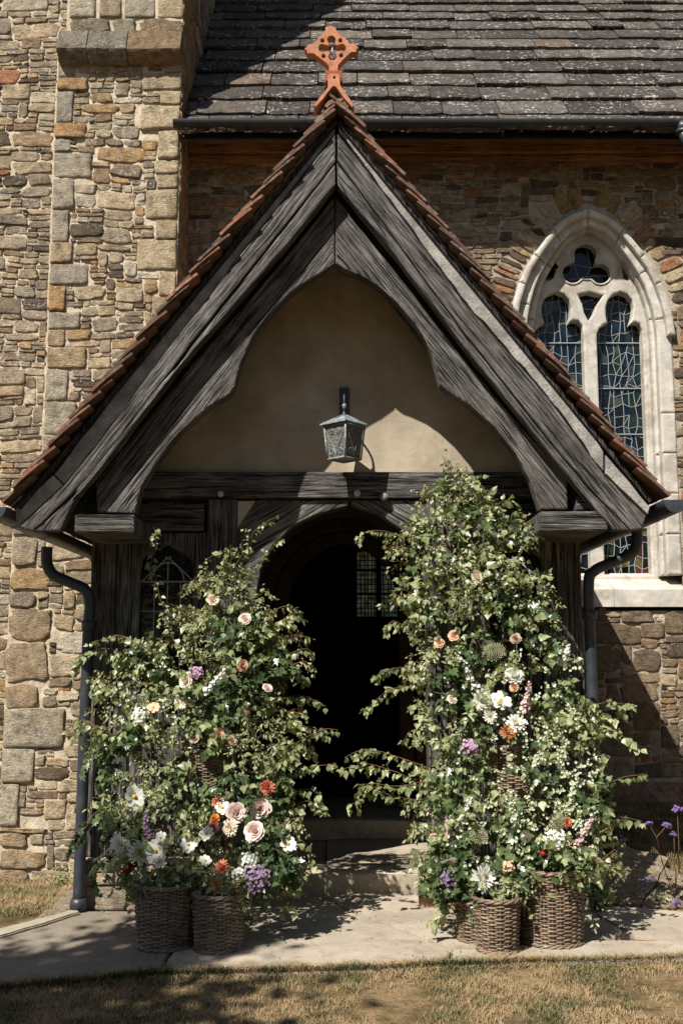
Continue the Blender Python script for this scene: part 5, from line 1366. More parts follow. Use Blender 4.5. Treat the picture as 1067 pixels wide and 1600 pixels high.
arrangement('leafy tower of birch, ivy and roses left of the doorway', (PG(310, 1440).x, 6.6, 0), rowsL, ycL, hfL, 1750, BL, skL, coreL, [(258, 1392, 44, 6.08, 90), (340, 1406, 36, 6.06, 75)])
ycR = lambda y: np.interp(y, [740, 1000, 1250, 1340, 1400, 1450], [6.85, 6.76, 6.56, 6.38, 6.30, 6.45]); hfR = lambda y: np.interp(y, [740, 900, 1000, 1300, 1450], [.10, .2, .24, .30, .18])
rowsR = [(750, 700, 738), (790, 672, 765), (830, 648, 800), (870, 636, 828), (920, 640, 842), (960, 648, 855), (1000, 652, 868), (1050, 655, 880), (1100, 662, 895), (1150, 672, 915), (1200, 678, 925), (1250, 676, 938), (1300, 670, 942), (1350, 668, 945), (1390, 690, 940), (1412, 718, 935), (1425, 905, 945), (1440, 912, 945)]
BR = [([(715, 860), (712, 800), (704, 750), (690, 712)], (6.75, 6.65), 'birch', .034, .03, .003, .3),
 ([(735, 850), (742, 800), (738, 755), (716, 722)], (6.75, 6.65), 'birch', .04, .022, .003, .4),
 ([(760, 860), (765, 810), (750, 760)], (6.75, 6.65), 'birch', .04, .024, .003, .4),
 ([(700, 880), (660, 848), (610, 833), (575, 832), (556, 845)], (6.7, 6.6), 'birch', .034, .024, .003, .15),
 ([(700, 910), (668, 880), (640, 862), (600, 848)], (6.7, 6.65), 'birch', .04, .024, .003, .4),
 ([(800, 890), (820, 855), (836, 828)], (6.7, 6.6), 'birch', .04, .024, .003, .3),
 ([(690, 965), (655, 935), (622, 935)], (6.7, 6.6), 'birch', .042, .022, .003, .5),
 ([(690, 1020), (650, 998), (620, 972), (605, 976), (602, 990)], (6.7, 6.6), 'birch', .034, .04, .003, .25),
 ([(695, 1060), (655, 1045), (615, 1045), (585, 1058)], (6.7, 6.6), 'birch', .042, .024, .003, .4),
 ([(690, 1085), (650, 1070), (605, 1080), (570, 1112)], (6.7, 6.6), 'birch', .042, .026, .003, .35),
 ([(700, 1215), (640, 1190), (580, 1172), (536, 1183)], (6.65, 6.55), 'birch', .046, .026, .003, .25),
 ([(700, 1240), (640, 1215), (580, 1195), (532, 1202)], (6.65, 6.55), 'birch', .046, .026, .003, .25),
 ([(700, 1265), (640, 1250), (590, 1238), (545, 1258)], (6.6, 6.5), 'birch', .046, .026, .003, .3),
 ([(690, 1230), (640, 1228), (600, 1225), (560, 1225)], (6.6, 6.5), 'birch', .046, .03, .003, .4),
 ([(870, 1120), (915, 1105), (950, 1098), (992, 1104)], (6.65, 6.5), 'birch', .052, .026, .003, .3),
 ([(870, 1130), (920, 1128), (960, 1140), (1000, 1170)], (6.65, 6.5), 'birch', .052, .028, .003, .25),
 ([(880, 1160), (930, 1150), (970, 1110), (980, 1098)], (6.65, 6.5), 'birch', .05, .03, .003, .3),
 ([(890, 1240), (940, 1228), (980, 1212), (1010, 1212)], (6.6, 6.45), 'birch', .046, .036, .003, .1),
 ([(900, 1290), (940, 1280), (975, 1276), (1002, 1284)], (6.55, 6.4), 'birch', .056, .036, .003, .1),
 ([(850, 960), (870, 985), (885, 1010), (880, 1040)], (6.7, 6.6), 'pale', .03, .02, .002, .3),
 ([(895, 1370), (930, 1345), (955, 1350)], (6.5, 6.4), 'ivy', .075, .03, .003, .2),
 ([(900, 1400), (930, 1380), (950, 1400)], (6.5, 6.4), 'ivy', .07, .03, .003, .3),
 ([(680, 1340), (662, 1355), (655, 1385)], (6.4, 6.3), 'ivy', .075, .04, .003, .1),
 ([(700, 1420), (690, 1425), (670, 1440)], (6.25, 6.2), 'pale', .09, .03, .002, .1),
 ([(840, 890), (848, 930), (850, 980), (862, 1020)], (6.7, 6.65), 'birch', .036, .026, .003, .3),
 ([(820, 1370), (810, 1395), (800, 1430)], (6.15, 6.1), 'birch', .03, .018, .002, .4),
 ([(770, 1395), (778, 1420), (772, 1460)], (6.05, 6.03), 'pale', .034, .018, .002, .4)]
def skR(px, py, Y, p):
    return (712 < px < 915 and py > 1402) or (815 < px < 915 and py > 1375 and Y < 6.5) or (780 < px < 850 and 1172 < py < 1250 and Y < 6.6 and rng.random() < .75)
coreR = [[P(780, 1400, 6.4), P(770, 1250, 6.6), P(750, 1050, 6.8), P(735, 900, 6.85)], [P(860, 1380, 6.35), P(850, 1200, 6.6), P(820, 1050, 6.8)], [P(740, 1410, 6.3), P(710, 1200, 6.6), P(700, 1050, 6.75)]]
arrR = arrangement('taller leafy tower of birch and white flowers right of the doorway', (PG(800, 1440).x, 6.6, 0), rowsR, ycR, hfR, 2150, BR, skR, coreR, [(862, 1368, 50, 6.12, 80), (776, 1412, 30, 6.07, 55), (735, 1416, 20, 6.2, 30), (815, 1395, 26, 6.1, 50)])

# ------------------------------------------------------------------ wicker baskets
def basket(label, px, py, wpx, top_py, tone, Yc=None, zb=0.02, lift=0, rt=1.0, rb=.86):
    if Yc is None:
        f = PG(px, py, zb); r_ = wpx / 2 / FPX * (f.y + .1); c = Vector((f.x * (f.y + r_) / f.y, f.y + r_ * .95, zb))
    else:
        q = P(px, py, Yc); r_ = wpx / 2 / FPX * Yc; c = Vector((q.x, Yc + r_, q.z)); 
    h = P(px, top_py, c.y - r_).z - c.z
    t = thing('wicker_basket', label, 'basket', c, 'wicker baskets under the foliage towers'); m = M[tone]
    R_ = lambda z: r_ * (rb + (rt - rb) * (z / h) ** .8)
    ns = max(12, int(2 * math.pi * r_ / .048)); ns += ns % 2; rows_ = int(h / .0118); V, F = [], []; seg = ns * 3
    for i in range(rows_):
        z = .012 + (h - .03) * i / rows_; ph = (i % 2) * math.pi; wob = rng.uniform(-.0015, .0015)
        tube('', [(c.x + (R_(z) + .0068 * math.cos(ns / 2 * th + ph) + wob) * math.cos(th), c.y + (R_(z) + .0068 * math.cos(ns / 2 * th + ph) + wob) * math.sin(th), c.z + z + .002 * math.sin(th * 3 + i)) for th in [2 * math.pi * k / seg for k in range(seg)]], rng.uniform(.0048, .0068), None, None, 5, False, V, F, True)
    mk('weave', V, F, m, t, smooth=True)
    V, F = [], []
    for k in range(ns):
        th = 2 * math.pi * k / ns; tube('', [(c.x + R_(z) * math.cos(th), c.y + R_(z) * math.sin(th), c.z + z) for z in (0, h * .5, h)], .006, None, None, 5, False, V, F)
    mk('stakes', V, F, m, t, smooth=True)
    for nm, zz_, rr, a_ in (('base_rim', .006, 1.03, .012), ('top_rim', h - .008, 1.03, .013)):
        V, F = [], []
        for s2 in range(3):
            tube('', [(c.x + (R_(zz_) * rr + .007 * math.cos(th * ns / 3 + s2 * 2.09)) * math.cos(th), c.y + (R_(zz_) * rr + .007 * math.cos(th * ns / 3 + s2 * 2.09)) * math.sin(th), c.z + zz_ + .007 * math.sin(th * ns / 3 + s2 * 2.09)) for th in [2 * math.pi * k / 90 for k in range(90)]], a_ * .6, None, None, 5, False, V, F, True)
        mk(nm, V, F, m, t, smooth=True)
    n_ = 24; V = [(c.x + (R_(0) - .01) * math.cos(2 * math.pi * k / n_), c.y + (R_(0) - .01) * math.sin(2 * math.pi * k / n_), c.z + .004) for k in range(n_)] + [(c.x + (R_(h) - .014) * math.cos(2 * math.pi * k / n_), c.y + (R_(h) - .014) * math.sin(2 * math.pi * k / n_), c.z + h - .02) for k in range(n_)]
    F = [(k, (k + 1) % n_, n_ + (k + 1) % n_, n_ + k) for k in range(n_)] + [tuple(range(n_)), tuple(range(n_, 2 * n_))]
    mk('lining', V, F, M['iron'], t); return t
basket('larger grey wicker basket left of the doorway, against the drainpipe side', 258, 1489, 92, 1388, 'wick_grey')
basket('smaller grey wicker basket in front, left of the doorway', 341, 1492, 76, 1402, 'wick_grey', rt=1.0, rb=.88)
basket('wicker basket raised among the leaves of the left tower', 322, 1228, 62, 1172, 'wick_brown', 6.45)
basket('smallest wicker basket at the left foot of the right tower', 745, 1476, 60, 1412, 'wick_brown', rt=1.0, rb=.9)
basket('small sunlit wicker basket in front of the right tower', 777, 1493, 66, 1408, 'wick_brown', rt=1.02, rb=.86)
basket('largest wicker basket, brown, at right foot of the right tower', 860, 1483, 104, 1364, 'wick_brown', rt=1.0, rb=.88)
basket('wicker basket raised among the leaves of the right tower', 812, 1262, 78, 1166, 'wick_brown', 6.42)

# ------------------------------------------------------------------ flowers
def frame(d):
    d = Vector(d).normalized(); a = d.cross(Vector((0, 0, 1)) if abs(d.z) < .9 else Vector((1, 0, 0))).normalized(); return a, d.cross(a).normalized(), d
def petal(V, F, c, fr, th, r0, ln, wd, tilt, curl, nz=3):
    """one curved petal: starts r0 from the axis, leans out by tilt, tip curls by curl"""
    a, b, d = fr; rad = a * math.cos(th) + b * math.sin(th); tan = b * math.cos(th) - a * math.sin(th); base = len(V); p = c + rad * r0; an = tilt + rng.uniform(-.14, .14); ln *= rng.uniform(.88, 1.1)
    prof = [.45, .95, 1.0, .55]
    for k in range(nz + 1):
        w_ = wd * prof[k] / 2; bend = .18 * w_
        up = d * math.cos(an) - rad * math.sin(an) * 0
        V += [p - tan * w_ + d * bend, p.copy(), p + tan * w_ + d * bend]
        p = p + (rad * math.sin(an) + d * math.cos(an)) * ln / nz; an += curl / nz
    for k in range(nz):
        for j in range(2): F.append((base + k * 3 + j, base + k * 3 + j + 1, base + (k + 1) * 3 + j + 1, base + (k + 1) * 3 + j))
def ball(V, F, c, r_, n_=6):
    base = len(V)
    for i in range(1, 4):
        ph = math.pi * i / 4
        for k in range(n_): th = 2 * math.pi * k / n_; V.append(c + Vector((math.sin(ph) * math.cos(th), math.sin(ph) * math.sin(th), math.cos(ph))) * r_)
    V.append(c + Vector((0, 0, r_))); V.append(c - Vector((0, 0, r_))); t_, b_ = len(V) - 2, len(V) - 1
    for i in range(2):
        for k in range(n_): F.append((base + i * n_ + k, base + i * n_ + (k + 1) % n_, base + (i + 1) * n_ + (k + 1) % n_, base + (i + 1) * n_ + k))
    for k in range(n_): F += [(base + (k + 1) % n_, base + k, t_), (base + 2 * n_ + k, base + 2 * n_ + (k + 1) % n_, b_)]
FN = {'rose': 'rose', 'dahlia': 'dahlia', 'pom': 'dahlia', 'cosmos': 'cosmos flower', 'spire': 'flower spire', 'cluster': 'flower cluster', 'umbel': 'seed head', 'bud': 'flower bud', 'berries': 'berries'}
NN = {'rose': 'rose', 'dahlia': 'dahlia', 'pom': 'dahlia', 'cosmos': 'cosmos_flower', 'spire': 'flower_spire', 'cluster': 'flower_cluster', 'umbel': 'seed_head', 'bud': 'flower_bud', 'berries': 'berry_cluster'}
def flower(kind, px, py, rpx, col, label, side, face=None, col2='yellow', ang=0, front=.05):
    yc, hf, rows = (ycL, hfL, rowsL) if side == 'L' else (ycR, hfR, rowsR)
    a, b = np.interp(py, [r_[0] for r_ in rows], [r_[1] for r_ in rows]), np.interp(py, [r_[0] for r_ in rows], [r_[2] for r_ in rows])
    u = max(-1, min(1, (px - (a + b) / 2) / ((b - a) / 2))); Y = yc(py) - hf(py) * math.sqrt(max(.05, 1 - u * u * .85)) - front
    c = P(px, py, Y); r_ = rpx / FPX * Y * 1.02; d = Vector(face) if face else Vector((rng.uniform(-.75, .75), -1, rng.uniform(.0, .95))); fr = frame(d); V, F = [], []; V2, F2 = [], []
    if kind == 'rose':
        for lay, (tl, nn, rr, ln) in enumerate(((1.25, 6, .32, .72), (.95, 6, .26, .66), (.65, 5, .18, .58), (.40, 5, .12, .48), (.2, 4, .06, .4), (.05, 3, .02, .34))):
            for k in range(nn): petal(V, F, c - fr[2] * r_ * .1, fr, 2 * math.pi * (k + lay * .37) / nn + rng.uniform(-.15, .15), r_ * rr, r_ * ln, r_ * (.95 - lay * .09), tl, .35 - lay * .18)
    elif kind == 'dahlia':
        for lay, (tl, nn, ln) in enumerate(((1.6, 16, .95), (1.3, 15, .9), (1.0, 13, .8), (.65, 10, .66), (.3, 7, .5))):
            for k in range(nn): petal(V, F, c - fr[2] * r_ * .12, fr, 2 * math.pi * (k + lay * .5) / nn + rng.uniform(-.12, .12), r_ * .08, r_ * ln * rng.uniform(.85, 1.12), r_ * .24, tl + rng.uniform(-.1, .1), -.25)
        ball(V2, F2, c + fr[2] * r_ * .1, r_ * .12)
    elif kind == 'pom':
        for lay, (tl, nn, ln, rr) in enumerate(((1.7, 12, .5, .55), (1.35, 13, .55, .45), (1.05, 12, .58, .34), (.75, 10, .6, .24), (.45, 8, .6, .14), (.15, 5, .6, .05))):
            for k in range(nn): petal(V, F, c, fr, 2 * math.pi * (k + lay * .5) / nn + rng.uniform(-.1, .1), r_ * rr, r_ * ln, r_ * .34, tl, -.5)
    elif kind == 'cosmos':
        for k in range(8): petal(V, F, c, fr, 2 * math.pi * k / 8 + rng.uniform(-.08, .08), r_ * .12, r_ * .92, r_ * .68, 1.35 + rng.uniform(-.15, .15), .25)
        ball(V2, F2, c + fr[2] * r_ * .06, r_ * .2, 8)
    elif kind == 'spire':
        L_ = rpx / FPX * Y * 2; dd = Vector((math.sin(ang), -.2, math.cos(ang))).normalized(); n_ = int(10 + L_ / .006)
        for k in range(n_):
            t = k / n_; q = c + dd * L_ * (t - .5); fr2 = frame(dd); th = k * 2.4; rad = fr2[0] * math.cos(th) + fr2[1] * math.sin(th); rr = .020 * (1 - t * .6) * rng.uniform(.6, 1.3); q = q + rv(.004)
            fc = frame(rad + dd * .3 + Vector((0, -.6, 0)))
            for j in range(5): petal(V, F, q + rad * rr * .7, fc, 2 * math.pi * j / 5, .001, rr * .75, rr * .7, 1.1, .2, 3)
        tube('', [c - dd * L_ * .7, c + dd * L_ * .5], .0022, None, None, 5, False, V2, F2); col2 = None
    elif kind in ('cluster', 'umbel'):
        n_ = int(30 + (r_ / .045) ** 2 * 40) if kind == 'cluster' else 120
        for k in range(n_):
            v = Vector([max(-.75, min(.75, rng.gauss(0, .42))) for _ in range(3)]) * r_
            if kind == 'umbel':
                th = k * 2.4; q = math.sqrt((k + .5) / n_); v = (fr[0] * math.cos(th) + fr[1] * math.sin(th)) * q * r_ + fr[2] * r_ * .35 * (1 - q * q)
                ball(V, F, c + v, r_ * .06 * rng.uniform(.7, 1.2), 5)
                if k % 3 == 0: tube('', [c - fr[2] * r_ * .8, c + v], .0009, None, None, 3, False, V2, F2)
            else:
                fc = frame(v + Vector((0, -r_, r_ * .3)))
                for j in range(5): petal(V, F, c + v, fc, 2 * math.pi * j / 5 + k, .0005, min(r_ * .26, .009), min(r_ * .24, .008), 1.15, .2, 3)
        if kind == 'umbel': col2 = None
    elif kind == 'bud':
        for lay, tl in enumerate((.35, .15)):
            for k in range(4): petal(V, F, c - fr[2] * r_ * .5, fr, math.pi / 2 * k + lay * .7, r_ * .3, r_ * 1.5, r_ * 1.1, tl, -.9)
    elif kind == 'berries':
        for k in range(14): ball(V, F, c + Vector((rng.uniform(-1, 1), rng.uniform(-.5, .3), rng.uniform(-1, 1))) * r_ * .8, r_ * .2, 7)
    o = link(NN[kind], bpy.data.meshes.new(NN[kind]), PC[col]); o.location = c
    o.data.from_pydata([tuple(Vector(v) - c) for v in V], [], F); shade(o.data); ORG[o.name] = c
    tag(o, label, FN[kind])
    if F2: mk('stem' if col2 is None else 'centre', V2, F2, M['stemg'] if col2 is None else PC[col2], o, smooth=True)
    if kind in ('rose', 'dahlia', 'cosmos', 'pom', 'bud', 'cluster'):
        tube('stem', smooth_path([c - fr[2] * r_ * .1, c + Vector((0, .06, -.05)), c + Vector((.01, .12, -.14))], 3), .0022, M['stemg'], o, 5)
    return o
FL = [
 ('rose', 333, 938, 10, 'cream', 'small cream rose, topmost bloom of the left tower'),
 ('rose', 383, 967, 10, 'cream', 'pale rose seen side on, second highest in the left tower'),
 ('rose', 379, 1040, 10, 'peach', 'peach rose on the doorway side of the left tower, below the two cream ones'),
 ('rose', 418, 1075, 8, 'blush', 'small blush rose nearest the doorway in upper left tower'),
 ('cluster', 307, 1052, 11, 'mauve', 'mauve blossom cluster beside a cream rose in upper left tower'),
 ('rose', 290, 1064, 11, 'cream', 'ruffled cream rose left of the mauve cluster in upper left tower'),
 ('spire', 338, 1064, 26, 'white', 'white flower spire leaning right in upper left tower', dict(ang=.7)),
 ('cosmos', 240, 1106, 10, 'peach', 'peach daisy like flower with orange centre, left one of a pair', dict(col2='orange')),
 ('cosmos', 281, 1100, 10, 'blush', 'pale peach daisy like flower with orange centre, right one of a pair', dict(col2='orange')),
 ('bud', 387, 1116, 6, 'magenta', 'magenta bud hanging in the middle of the left tower'),
 ('rose', 341, 1149, 11, 'peach', 'round peach rose at mid height of the left tower'),
 ('rose', 304, 1155, 8, 'beige', 'dull peach rose left of the round peach rose in the left tower'),
 ('rose', 363, 1158, 8, 'beige', 'dull peach rose right of the round peach rose in the left tower'),
 ('cosmos', 210, 1245, 18, 'white', 'large ragged white cosmos high on the outer edge of left tower'),
 ('spire', 229, 1288, 22, 'mauve', 'mauve larkspur spire above the white dahlias of left tower', dict(ang=-.08)),
 ('dahlia', 188, 1318, 17, 'white', 'spiky white dahlia, leftmost of the left tower'),
 ('dahlia', 220, 1333, 20, 'white', 'largest spiky white dahlia over the larger grey basket'),
 ('cosmos', 243, 1331, 17, 'white', 'broad white cosmos overlapping the largest white dahlia'),
 ('cosmos', 252, 1309, 10, 'white', 'small white cosmos with yellow eye above the broad white one'),
 ('cosmos', 249, 1347, 9, 'white', 'small white cosmos with yellow eye below the broad white one'),
 ('pom', 200, 1357, 9, 'red', 'small red carnation like bloom low at left of left tower'),
 ('rose', 406, 1264, 17, 'blush', 'blush rose nearest the doorway, highest of three big ones'),
 ('rose', 369, 1271, 16, 'blush', 'blush rose with pink heart, leftmost of three big ones'),
 ('rose', 398, 1299, 16, 'blush', 'blush rose with deep pink heart, lowest of three big ones'),
 ('pom', 418, 1231, 12, 'coral', 'coral red dahlia above the three big blush roses'),
 ('dahlia', 340, 1254, 9, 'coral', 'coral pink dahlia left above the big blush roses'),
 ('pom', 336, 1281, 9, 'orange', 'orange bloom left of the big blush roses'),
 ('pom', 334, 1294, 8, 'magenta', 'magenta bloom touching the orange bloom from below'),
 ('dahlia', 360, 1294, 13, 'cream', 'cream spiky dahlia below the leftmost big blush rose'),
 ('cosmos', 348, 1262, 11, 'white', 'white cosmos between the coral pink dahlia and big roses'),
 ('cosmos', 323, 1303, 11, 'white', 'white cosmos beside the magenta bloom'),
 ('cosmos', 295, 1320, 12, 'white', 'white cosmos seen side on midway between the two left baskets'),
 ('bud', 291, 1304, 6, 'coral', 'coral bud above the white cosmos between the left baskets'),
 ('umbel', 354, 1243, 7, 'green', 'green scabious seed head above the big blush roses'),
 ('cluster', 402, 1372, 23, 'lilac', 'wide lilac statice cluster low at the right of left tower'),
 ('dahlia', 347, 1355, 12, 'coral', 'salmon spiky dahlia above the smaller grey basket'),
 ('dahlia', 337, 1382, 11, 'bronze', 'rust coloured spiky dahlia just above smaller grey basket rim'),
 ('cluster', 373, 1366, 10, 'white', 'small white stock cluster left of the lilac statice'),
 ('cluster', 390, 1344, 13, 'white', 'white flower cluster above the lilac statice'),
 ('berries', 368, 1391, 10, 'orange', 'orange rosehip berries above the smaller grey basket'),
 ('cosmos', 321, 1345, 9, 'white', 'half open white cosmos left of the salmon dahlia'),
 ('cosmos', 450, 1319, 13, 'white', 'white cosmos drooping over the doorway side of left tower'),
 ('cluster', 220, 1118, 15, 'white', 'white blossom cluster on outer upper side of left tower'),
 ]
FR_ = [
 ('rose', 745, 902, 12, 'cream', 'cream rose, topmost bloom of the right tower'),
 ('rose', 709, 993, 9, 'peach', 'peach and white rose, upper left of the right tower'),
 ('rose', 686, 1005, 8, 'peach', 'small peach rose nearest the doorway in right tower'),
 ('rose', 805, 998, 9, 'beige', 'dull beige rose, upper right of the right tower'),
 ('spire', 884, 1020, 16, 'white', 'short white spire at outer edge of right tower by the oak post', dict(ang=.4)),
 ('cluster', 877, 1031, 9, 'white', 'small white cluster under the short white spire'),
 ('spire', 729, 1046, 34, 'white', 'long white spire leaning left in upper right tower', dict(ang=-.5)),
 ('umbel', 771, 1019, 18, 'green', 'green lace seed head in upper right tower'),
 ('pom', 803, 1056, 15, 'white', 'white pompon dahlia, highest of the white dahlias'),
 ('pom', 803, 1074, 8, 'peach', 'peach bloom tucked under the highest white pompon'),
 ('pom', 755, 1094, 17, 'white', 'round white dahlia, left one of the touching pair'),
 ('cosmos', 782, 1095, 16, 'white', 'white bloom with yellow eye, right one of the touching pair'),
 ('dahlia', 766, 1120, 11, 'white', 'small white dahlia below the touching white pair'),
 ('dahlia', 806, 1130, 16, 'white', 'spiky white dahlia directly above the rust orange dahlia'),
 ('dahlia', 793, 1144, 13, 'bronze', 'rust orange dahlia in the middle of the right tower'),
 ('cluster', 735, 1167, 13, 'mauve', 'mauve pink cluster left below the rust orange dahlia'),
 ('spire', 823, 1089, 24, 'pink', 'pale pink larkspur spire right of the white dahlias', dict(ang=.2)),
 ('rose', 706, 1093, 8, 'cream', 'small cream bloom left of the touching white pair'),
 ('spire', 727, 1268, 20, 'white', 'white stock spire low at the left of right tower', dict(ang=.3)),
 ('umbel', 748, 1306, 14, 'green', 'brownish lace seed head above the smallest basket'),
 ('umbel', 870, 1284, 14, 'green', 'brownish lace seed head above the largest basket'),
 ('umbel', 821, 1307, 9, 'green', 'small lace seed head between the two larger ones'),
 ('cluster', 865, 1312, 17, 'white', 'white phlox cluster above the largest basket'),
 ('bud', 847, 1333, 7, 'red', 'red rosebud lying above the largest basket rim'),
 ('pom', 885, 1285, 8, 'coral', 'coral bloom touching the seed head over the largest basket'),
 ('cluster', 794, 1354, 9, 'peach', 'peach snapdragon cluster above the small sunlit basket'),
 ('spire', 914, 1296, 34, 'pink', 'long pale pink snapdragon spire on outer side of right tower', dict(ang=.55)),
 ('cosmos', 701, 1345, 13, 'white', 'white cosmos nodding down at low left of right tower', dict(face=(.2, -.5, -.8))),
 ('cluster', 700, 1371, 14, 'lilac', 'lilac statice cluster below the nodding white cosmos'),
 ('dahlia', 757, 1373, 21, 'white', 'largest white dahlia, directly above the small sunlit basket'),
 ('cluster', 736, 1414, 11, 'lilac', 'dusky lilac cluster over the smallest basket rim'),
 ('bud', 677, 1308, 8, 'pink', 'pink bud at low doorway side of the right tower'),
 ('spire', 836, 1195, 26, 'greenwhite', 'white blossom spray in front of the raised right basket', dict(ang=.25)),
 ('spire', 876, 1190, 26, 'greenwhite', 'white blossom spray right of the raised basket', dict(ang=-.2)),
 ('spire', 893, 1245, 30, 'greenwhite', 'white blossom spray on the outer side of right tower', dict(ang=.3)),
 ('spire', 800, 1265, 24, 'greenwhite', 'white blossom spray below the raised right basket', dict(ang=-.3)),
 ('spire', 700, 1290, 16, 'pink', 'short pale pink spire at left edge of right tower', dict(ang=-.2)),
 ]
for side, lst in (('L', FL), ('R', FR_)):
    for f in lst: flower(*f[:6], side, **(f[6] if len(f) > 6 else {}))
# tiny white blossom scattered through the right tower
V, F = [], []
for _ in range(210):
    if rng.random() < .5: px, py = rng.gauss(875, 38), rng.gauss(1240, 55)
    else: px, py = rng.uniform(690, 900), rng.uniform(1020, 1380)
    if not (670 < px < 945): continue
    u = max(-1, min(1, (px - 805) / 135)); Y = ycR(py) - hfR(py) * math.sqrt(max(.05, 1 - u * u * .85)) - rng.uniform(0, .05); c = P(px, py, Y)
    for q in range(rng.randint(2, 5)):
        cc = c + rv(.012); fr = frame(Vector((0, -1, .4)) + rv(.6))
        for j in range(4): petal(V, F, cc, fr, j * 1.57, .0005, .010, .010, .9, .3, 3)
for _ in range(60):
    px, py = rng.uniform(180, 300), rng.gauss(1090, 35)
    Y = ycL(py) - hfL(py) * .8 - rng.uniform(0, .05); c = P(px, py, Y)
    for q in range(rng.randint(2, 4)):
        cc = c + rv(.012); fr = frame(Vector((0, -1, .4)) + rv(.6))
        for j in range(4): petal(V, F, cc, fr, j * 1.57, .0005, .010, .010, .9, .3, 3)
tag(mk('small_blossoms', V, F, PC['greenwhite'], None, smooth=True), 'tiny white blossoms scattered through both foliage towers', 'blossom', kind='stuff')

# litter on the paving: fallen leaves, petals and grit
VL, FLc = [], []
for _ in range(420):
    px, py = (rng.gauss(rng.choice((300, 790)), 120), rng.uniform(1400, 1515)); g_ = PG(px, py, .024)
    if not (-2 < g_.x < 2.4 and g_.y < 7.4): continue
    z_ = rng.uniform(.003, .011); a_ = rng.uniform(0, 6.28); b_ = len(VL); hgt = rng.uniform(.002, .007)
    for t_, l_ in ((0, 1.2), (1.4, .7), (3.14, 1.1), (4.6, .6)): VL.append((g_.x + math.cos(a_ + t_) * z_ * l_, g_.y + math.sin(a_ + t_) * z_ * l_, .023 + (hgt if t_ in (0, 3.14) else 0)))
    VL.append((g_.x, g_.y, .024 + hgt * .5)); FLc += [(b_ + k, b_ + (k + 1) % 4, b_ + 4) for k in range(4)]
tag(mk('fallen_leaves', VL, FLc, M['birch']), 'fallen leaf bits and petals scattered on the paving', 'leaf litter', kind='stuff')

# ------------------------------------------------------------------ verbena and weeds by the bank
def verbena(label, base, stems):
    t = thing('verbena_plant', label, 'plant', base); V, F = [], []
    for pts, rr in stems:
        q = [P(x, y, base[1]) for x, y in pts]; tube('stem', smooth_path(q, 5), .0032, M['bark'], t, 5)
        if rr:
            VV, FF = [], []; c = q[-1]; r_ = rr / FPX * base[1]
            for k in range(26):
                v = Vector((rng.gauss(0, .5), rng.gauss(0, .4), rng.gauss(0, .3))) * r_; fr = frame(v + Vector((0, -r_, r_)))
                for j in range(4): petal(VV, FF, c + v, fr, j * 1.57, .0004, r_ * .3, r_ * .3, 1.1, .2, 3)
            mk('flower_head', VV, FF, PC['purple'], t, smooth=True)
b1 = P(1052, 1398, 7.25)
verbena('tall thin verbena with purple heads at right edge of the bank', tuple(b1), [([(1052, 1398), (1060, 1340), (1057, 1264)], 7), ([(1052, 1398), (1035, 1350), (1025, 1308)], 0), ([(1025, 1308), (1034, 1298), (1041, 1289)], 6), ([(1025, 1308), (1018, 1296), (1014, 1286)], 5), ([(1055, 1380), (1053, 1330), (1052, 1303)], 4)])
b2 = P(975, 1405, 7.15)
verbena('verbena leaning behind the leaves right of the largest basket', tuple(b2), [([(945, 1345), (958, 1328), (972, 1312)], 7), ([(975, 1405), (960, 1370), (945, 1345)], 0), ([(975, 1405), (1000, 1388), (1014, 1374)], 5), ([(975, 1405), (992, 1385), (1002, 1376)], 4), ([(1040, 1420), (1052, 1414), (1057, 1411)], 6)])
def weed(label, px, py, dz, n, spread, hh, kind='pale'):
    c = onG(px, py, .01); t = thing('weed', label, 'plant', tuple(c)); L = Leaves(); TV, TF = [], []
    for _ in range(n):
        p = c + Vector((rng.gauss(0, spread), rng.gauss(0, spread * .5), 0)); sprig(L, TV, TF, p, Vector((rng.gauss(0, .5), rng.gauss(0, .4), 1)), hh * rng.uniform(.5, 1.2), kind, rng.uniform(.02, .04), 8)
    mk('stems', TV, TF, M['stemg'], t)['kind'] = 'stuff'; L.build(t, 0)
weed('feathery green weed at foot of tower beside left drainpipe', 100, 1385, 0, 14, .06, .18, 'pale')
weed('low green weeds where the bank meets the paving', 985, 1412, 0, 26, .16, .09, 'pale')
weed('dark weeds beside the largest basket', 940, 1418, 0, 16, .10, .10, 'ivy')
weed('small weed in the paving crack left of smallest basket', 672, 1428, 0, 5, .03, .03, 'pale')
weed('flat dandelion rosette in the front lawn', 272, 1565, 0, 12, .04, .03, 'birch')
weed('green weed at right edge of the paving', 1062, 1408, 0, 10, .06, .08, 'pale')

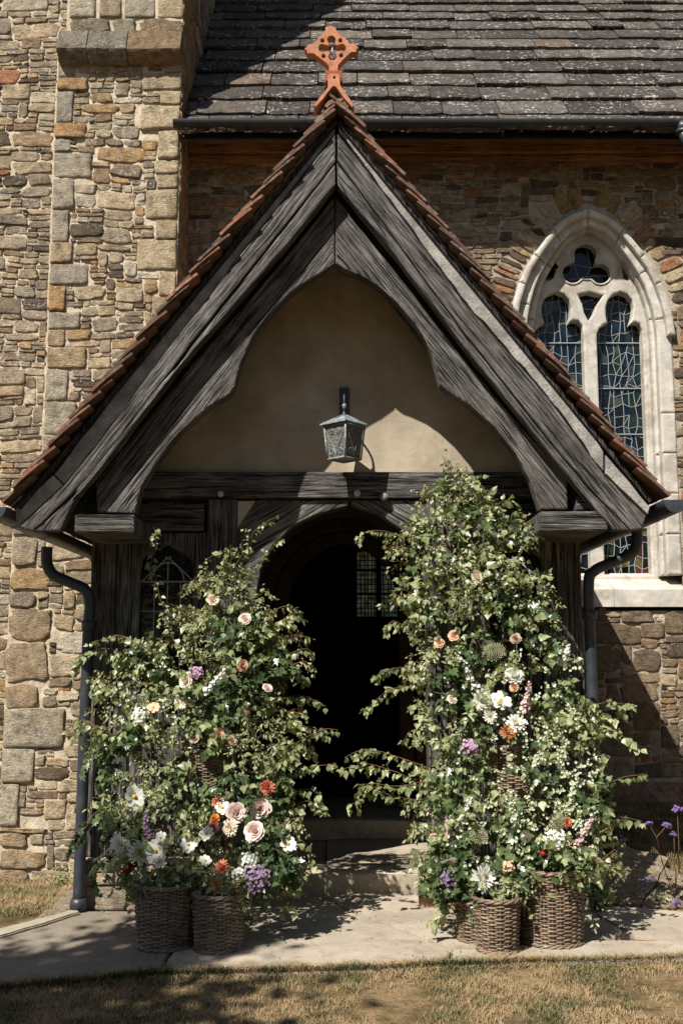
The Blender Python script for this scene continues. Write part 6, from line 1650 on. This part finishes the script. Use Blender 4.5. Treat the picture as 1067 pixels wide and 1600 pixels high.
# ------------------------------------------------------------------ churchyard tree beside the camera, whose shade falls on the path
def tree(label, base, crown, rad, nl, seed, extra=()):
    r0 = random.Random(seed); t = thing('unseen_tree', label, 'tree', base, 'churchyard trees'); b = Vector(base); cr = Vector(crown)
    V, F = [], []; fork = b.lerp(cr, .55)
    tube('', [b, b.lerp(fork, .5) + Vector((.1, 0, 0)), fork], [.24, .2, .16], None, None, 10, True, V, F); ends = []
    for k in range(9):
        e = cr + Vector((r0.gauss(0, 1), r0.gauss(0, 1), r0.gauss(0, .7))) * rad * .5; ends.append(e)
        tube('', smooth_path([fork, fork.lerp(e, .5) + Vector((0, 0, .2)), e], 4), [.11 - .009 * q for q in range(9)], None, None, 7, False, V, F)
    for e in extra:
        e = Vector(e); tube('', smooth_path([fork, fork.lerp(e, .5) + Vector((0, 0, .3)), e], 4), [.08 - .007 * q for q in range(9)], None, None, 7, False, V, F)
    mk('trunk', V, F, M['trunk'], t, smooth=True)
    T_, Fc = LEAF['birch']; n_ = nl; P0 = []
    for k in range(n_):
        e = ends[r0.randrange(len(ends))]; P0.append(e + Vector((r0.gauss(0, 1), r0.gauss(0, 1), r0.gauss(0, .8))) * rad * .33)
    for e in extra:
        for q in range(260): P0[r0.randrange(n_)] = Vector(e) + Vector((r0.gauss(0, 1), r0.gauss(0, 1), r0.gauss(0, .8))) * .17
    P0 = np.array([tuple(p) for p in P0]) - np.array(base); d = npr.normal(size=(n_, 3)); d /= np.linalg.norm(d, axis=1)[:, None]; q = npr.normal(size=(n_, 3)); q -= d * np.sum(d * q, 1)[:, None]; q /= np.linalg.norm(q, axis=1)[:, None]; bb = np.cross(q, d); z = npr.uniform(.09, .16, n_) * (1 if rad < 2 else 3.2)
    W = P0[:, None] + (T_[None, :, 0:1] * d[:, None] + T_[None, :, 1:2] * bb[:, None] + T_[None, :, 2:3] * q[:, None]) * z[:, None, None]
    F_ = (np.arange(n_)[:, None, None] * len(T_) + Fc[None]).reshape(-1, 3)
    o = link('crown', fastmesh('crown', W.reshape(-1, 3), F_), M['treeleaf'], t); o['kind'] = 'stuff'
tree('churchyard tree left of the viewpoint shading the path', (-6.0, .1, 0), (-4.95, .45, 6.1), 1.0, 4100, 3, ((-4.08, 1.5, 6.0), (-3.8, 1.75, 6.0), (-4.15, 1.95, 6.1)))

for k, (x, y, z, r_, lb) in enumerate(((-9, -11, 4.2, 3.0, 'added broad yew blocking low sky, left behind the viewpoint'), (-3, -14, 4.6, 3.2, 'added tall yew blocking low sky, behind and left of the viewpoint'), (3.5, -13, 4.4, 3.2, 'added tall yew blocking low sky, behind and right of the viewpoint'), (10, -11, 4.2, 3.2, 'added broad yew blocking low sky, right behind the viewpoint'), (-14, -3, 4.0, 2.8, 'added yew blocking low sky, far left of the churchyard'), (13, -3, 4.4, 3.0, 'added yew blocking low sky, far right of the churchyard'))):
    tree(lb, (x, y, 0), (x, y, z), r_, 3200, 20 + k)  # unseen yews, added to cut the sky fill on the facade
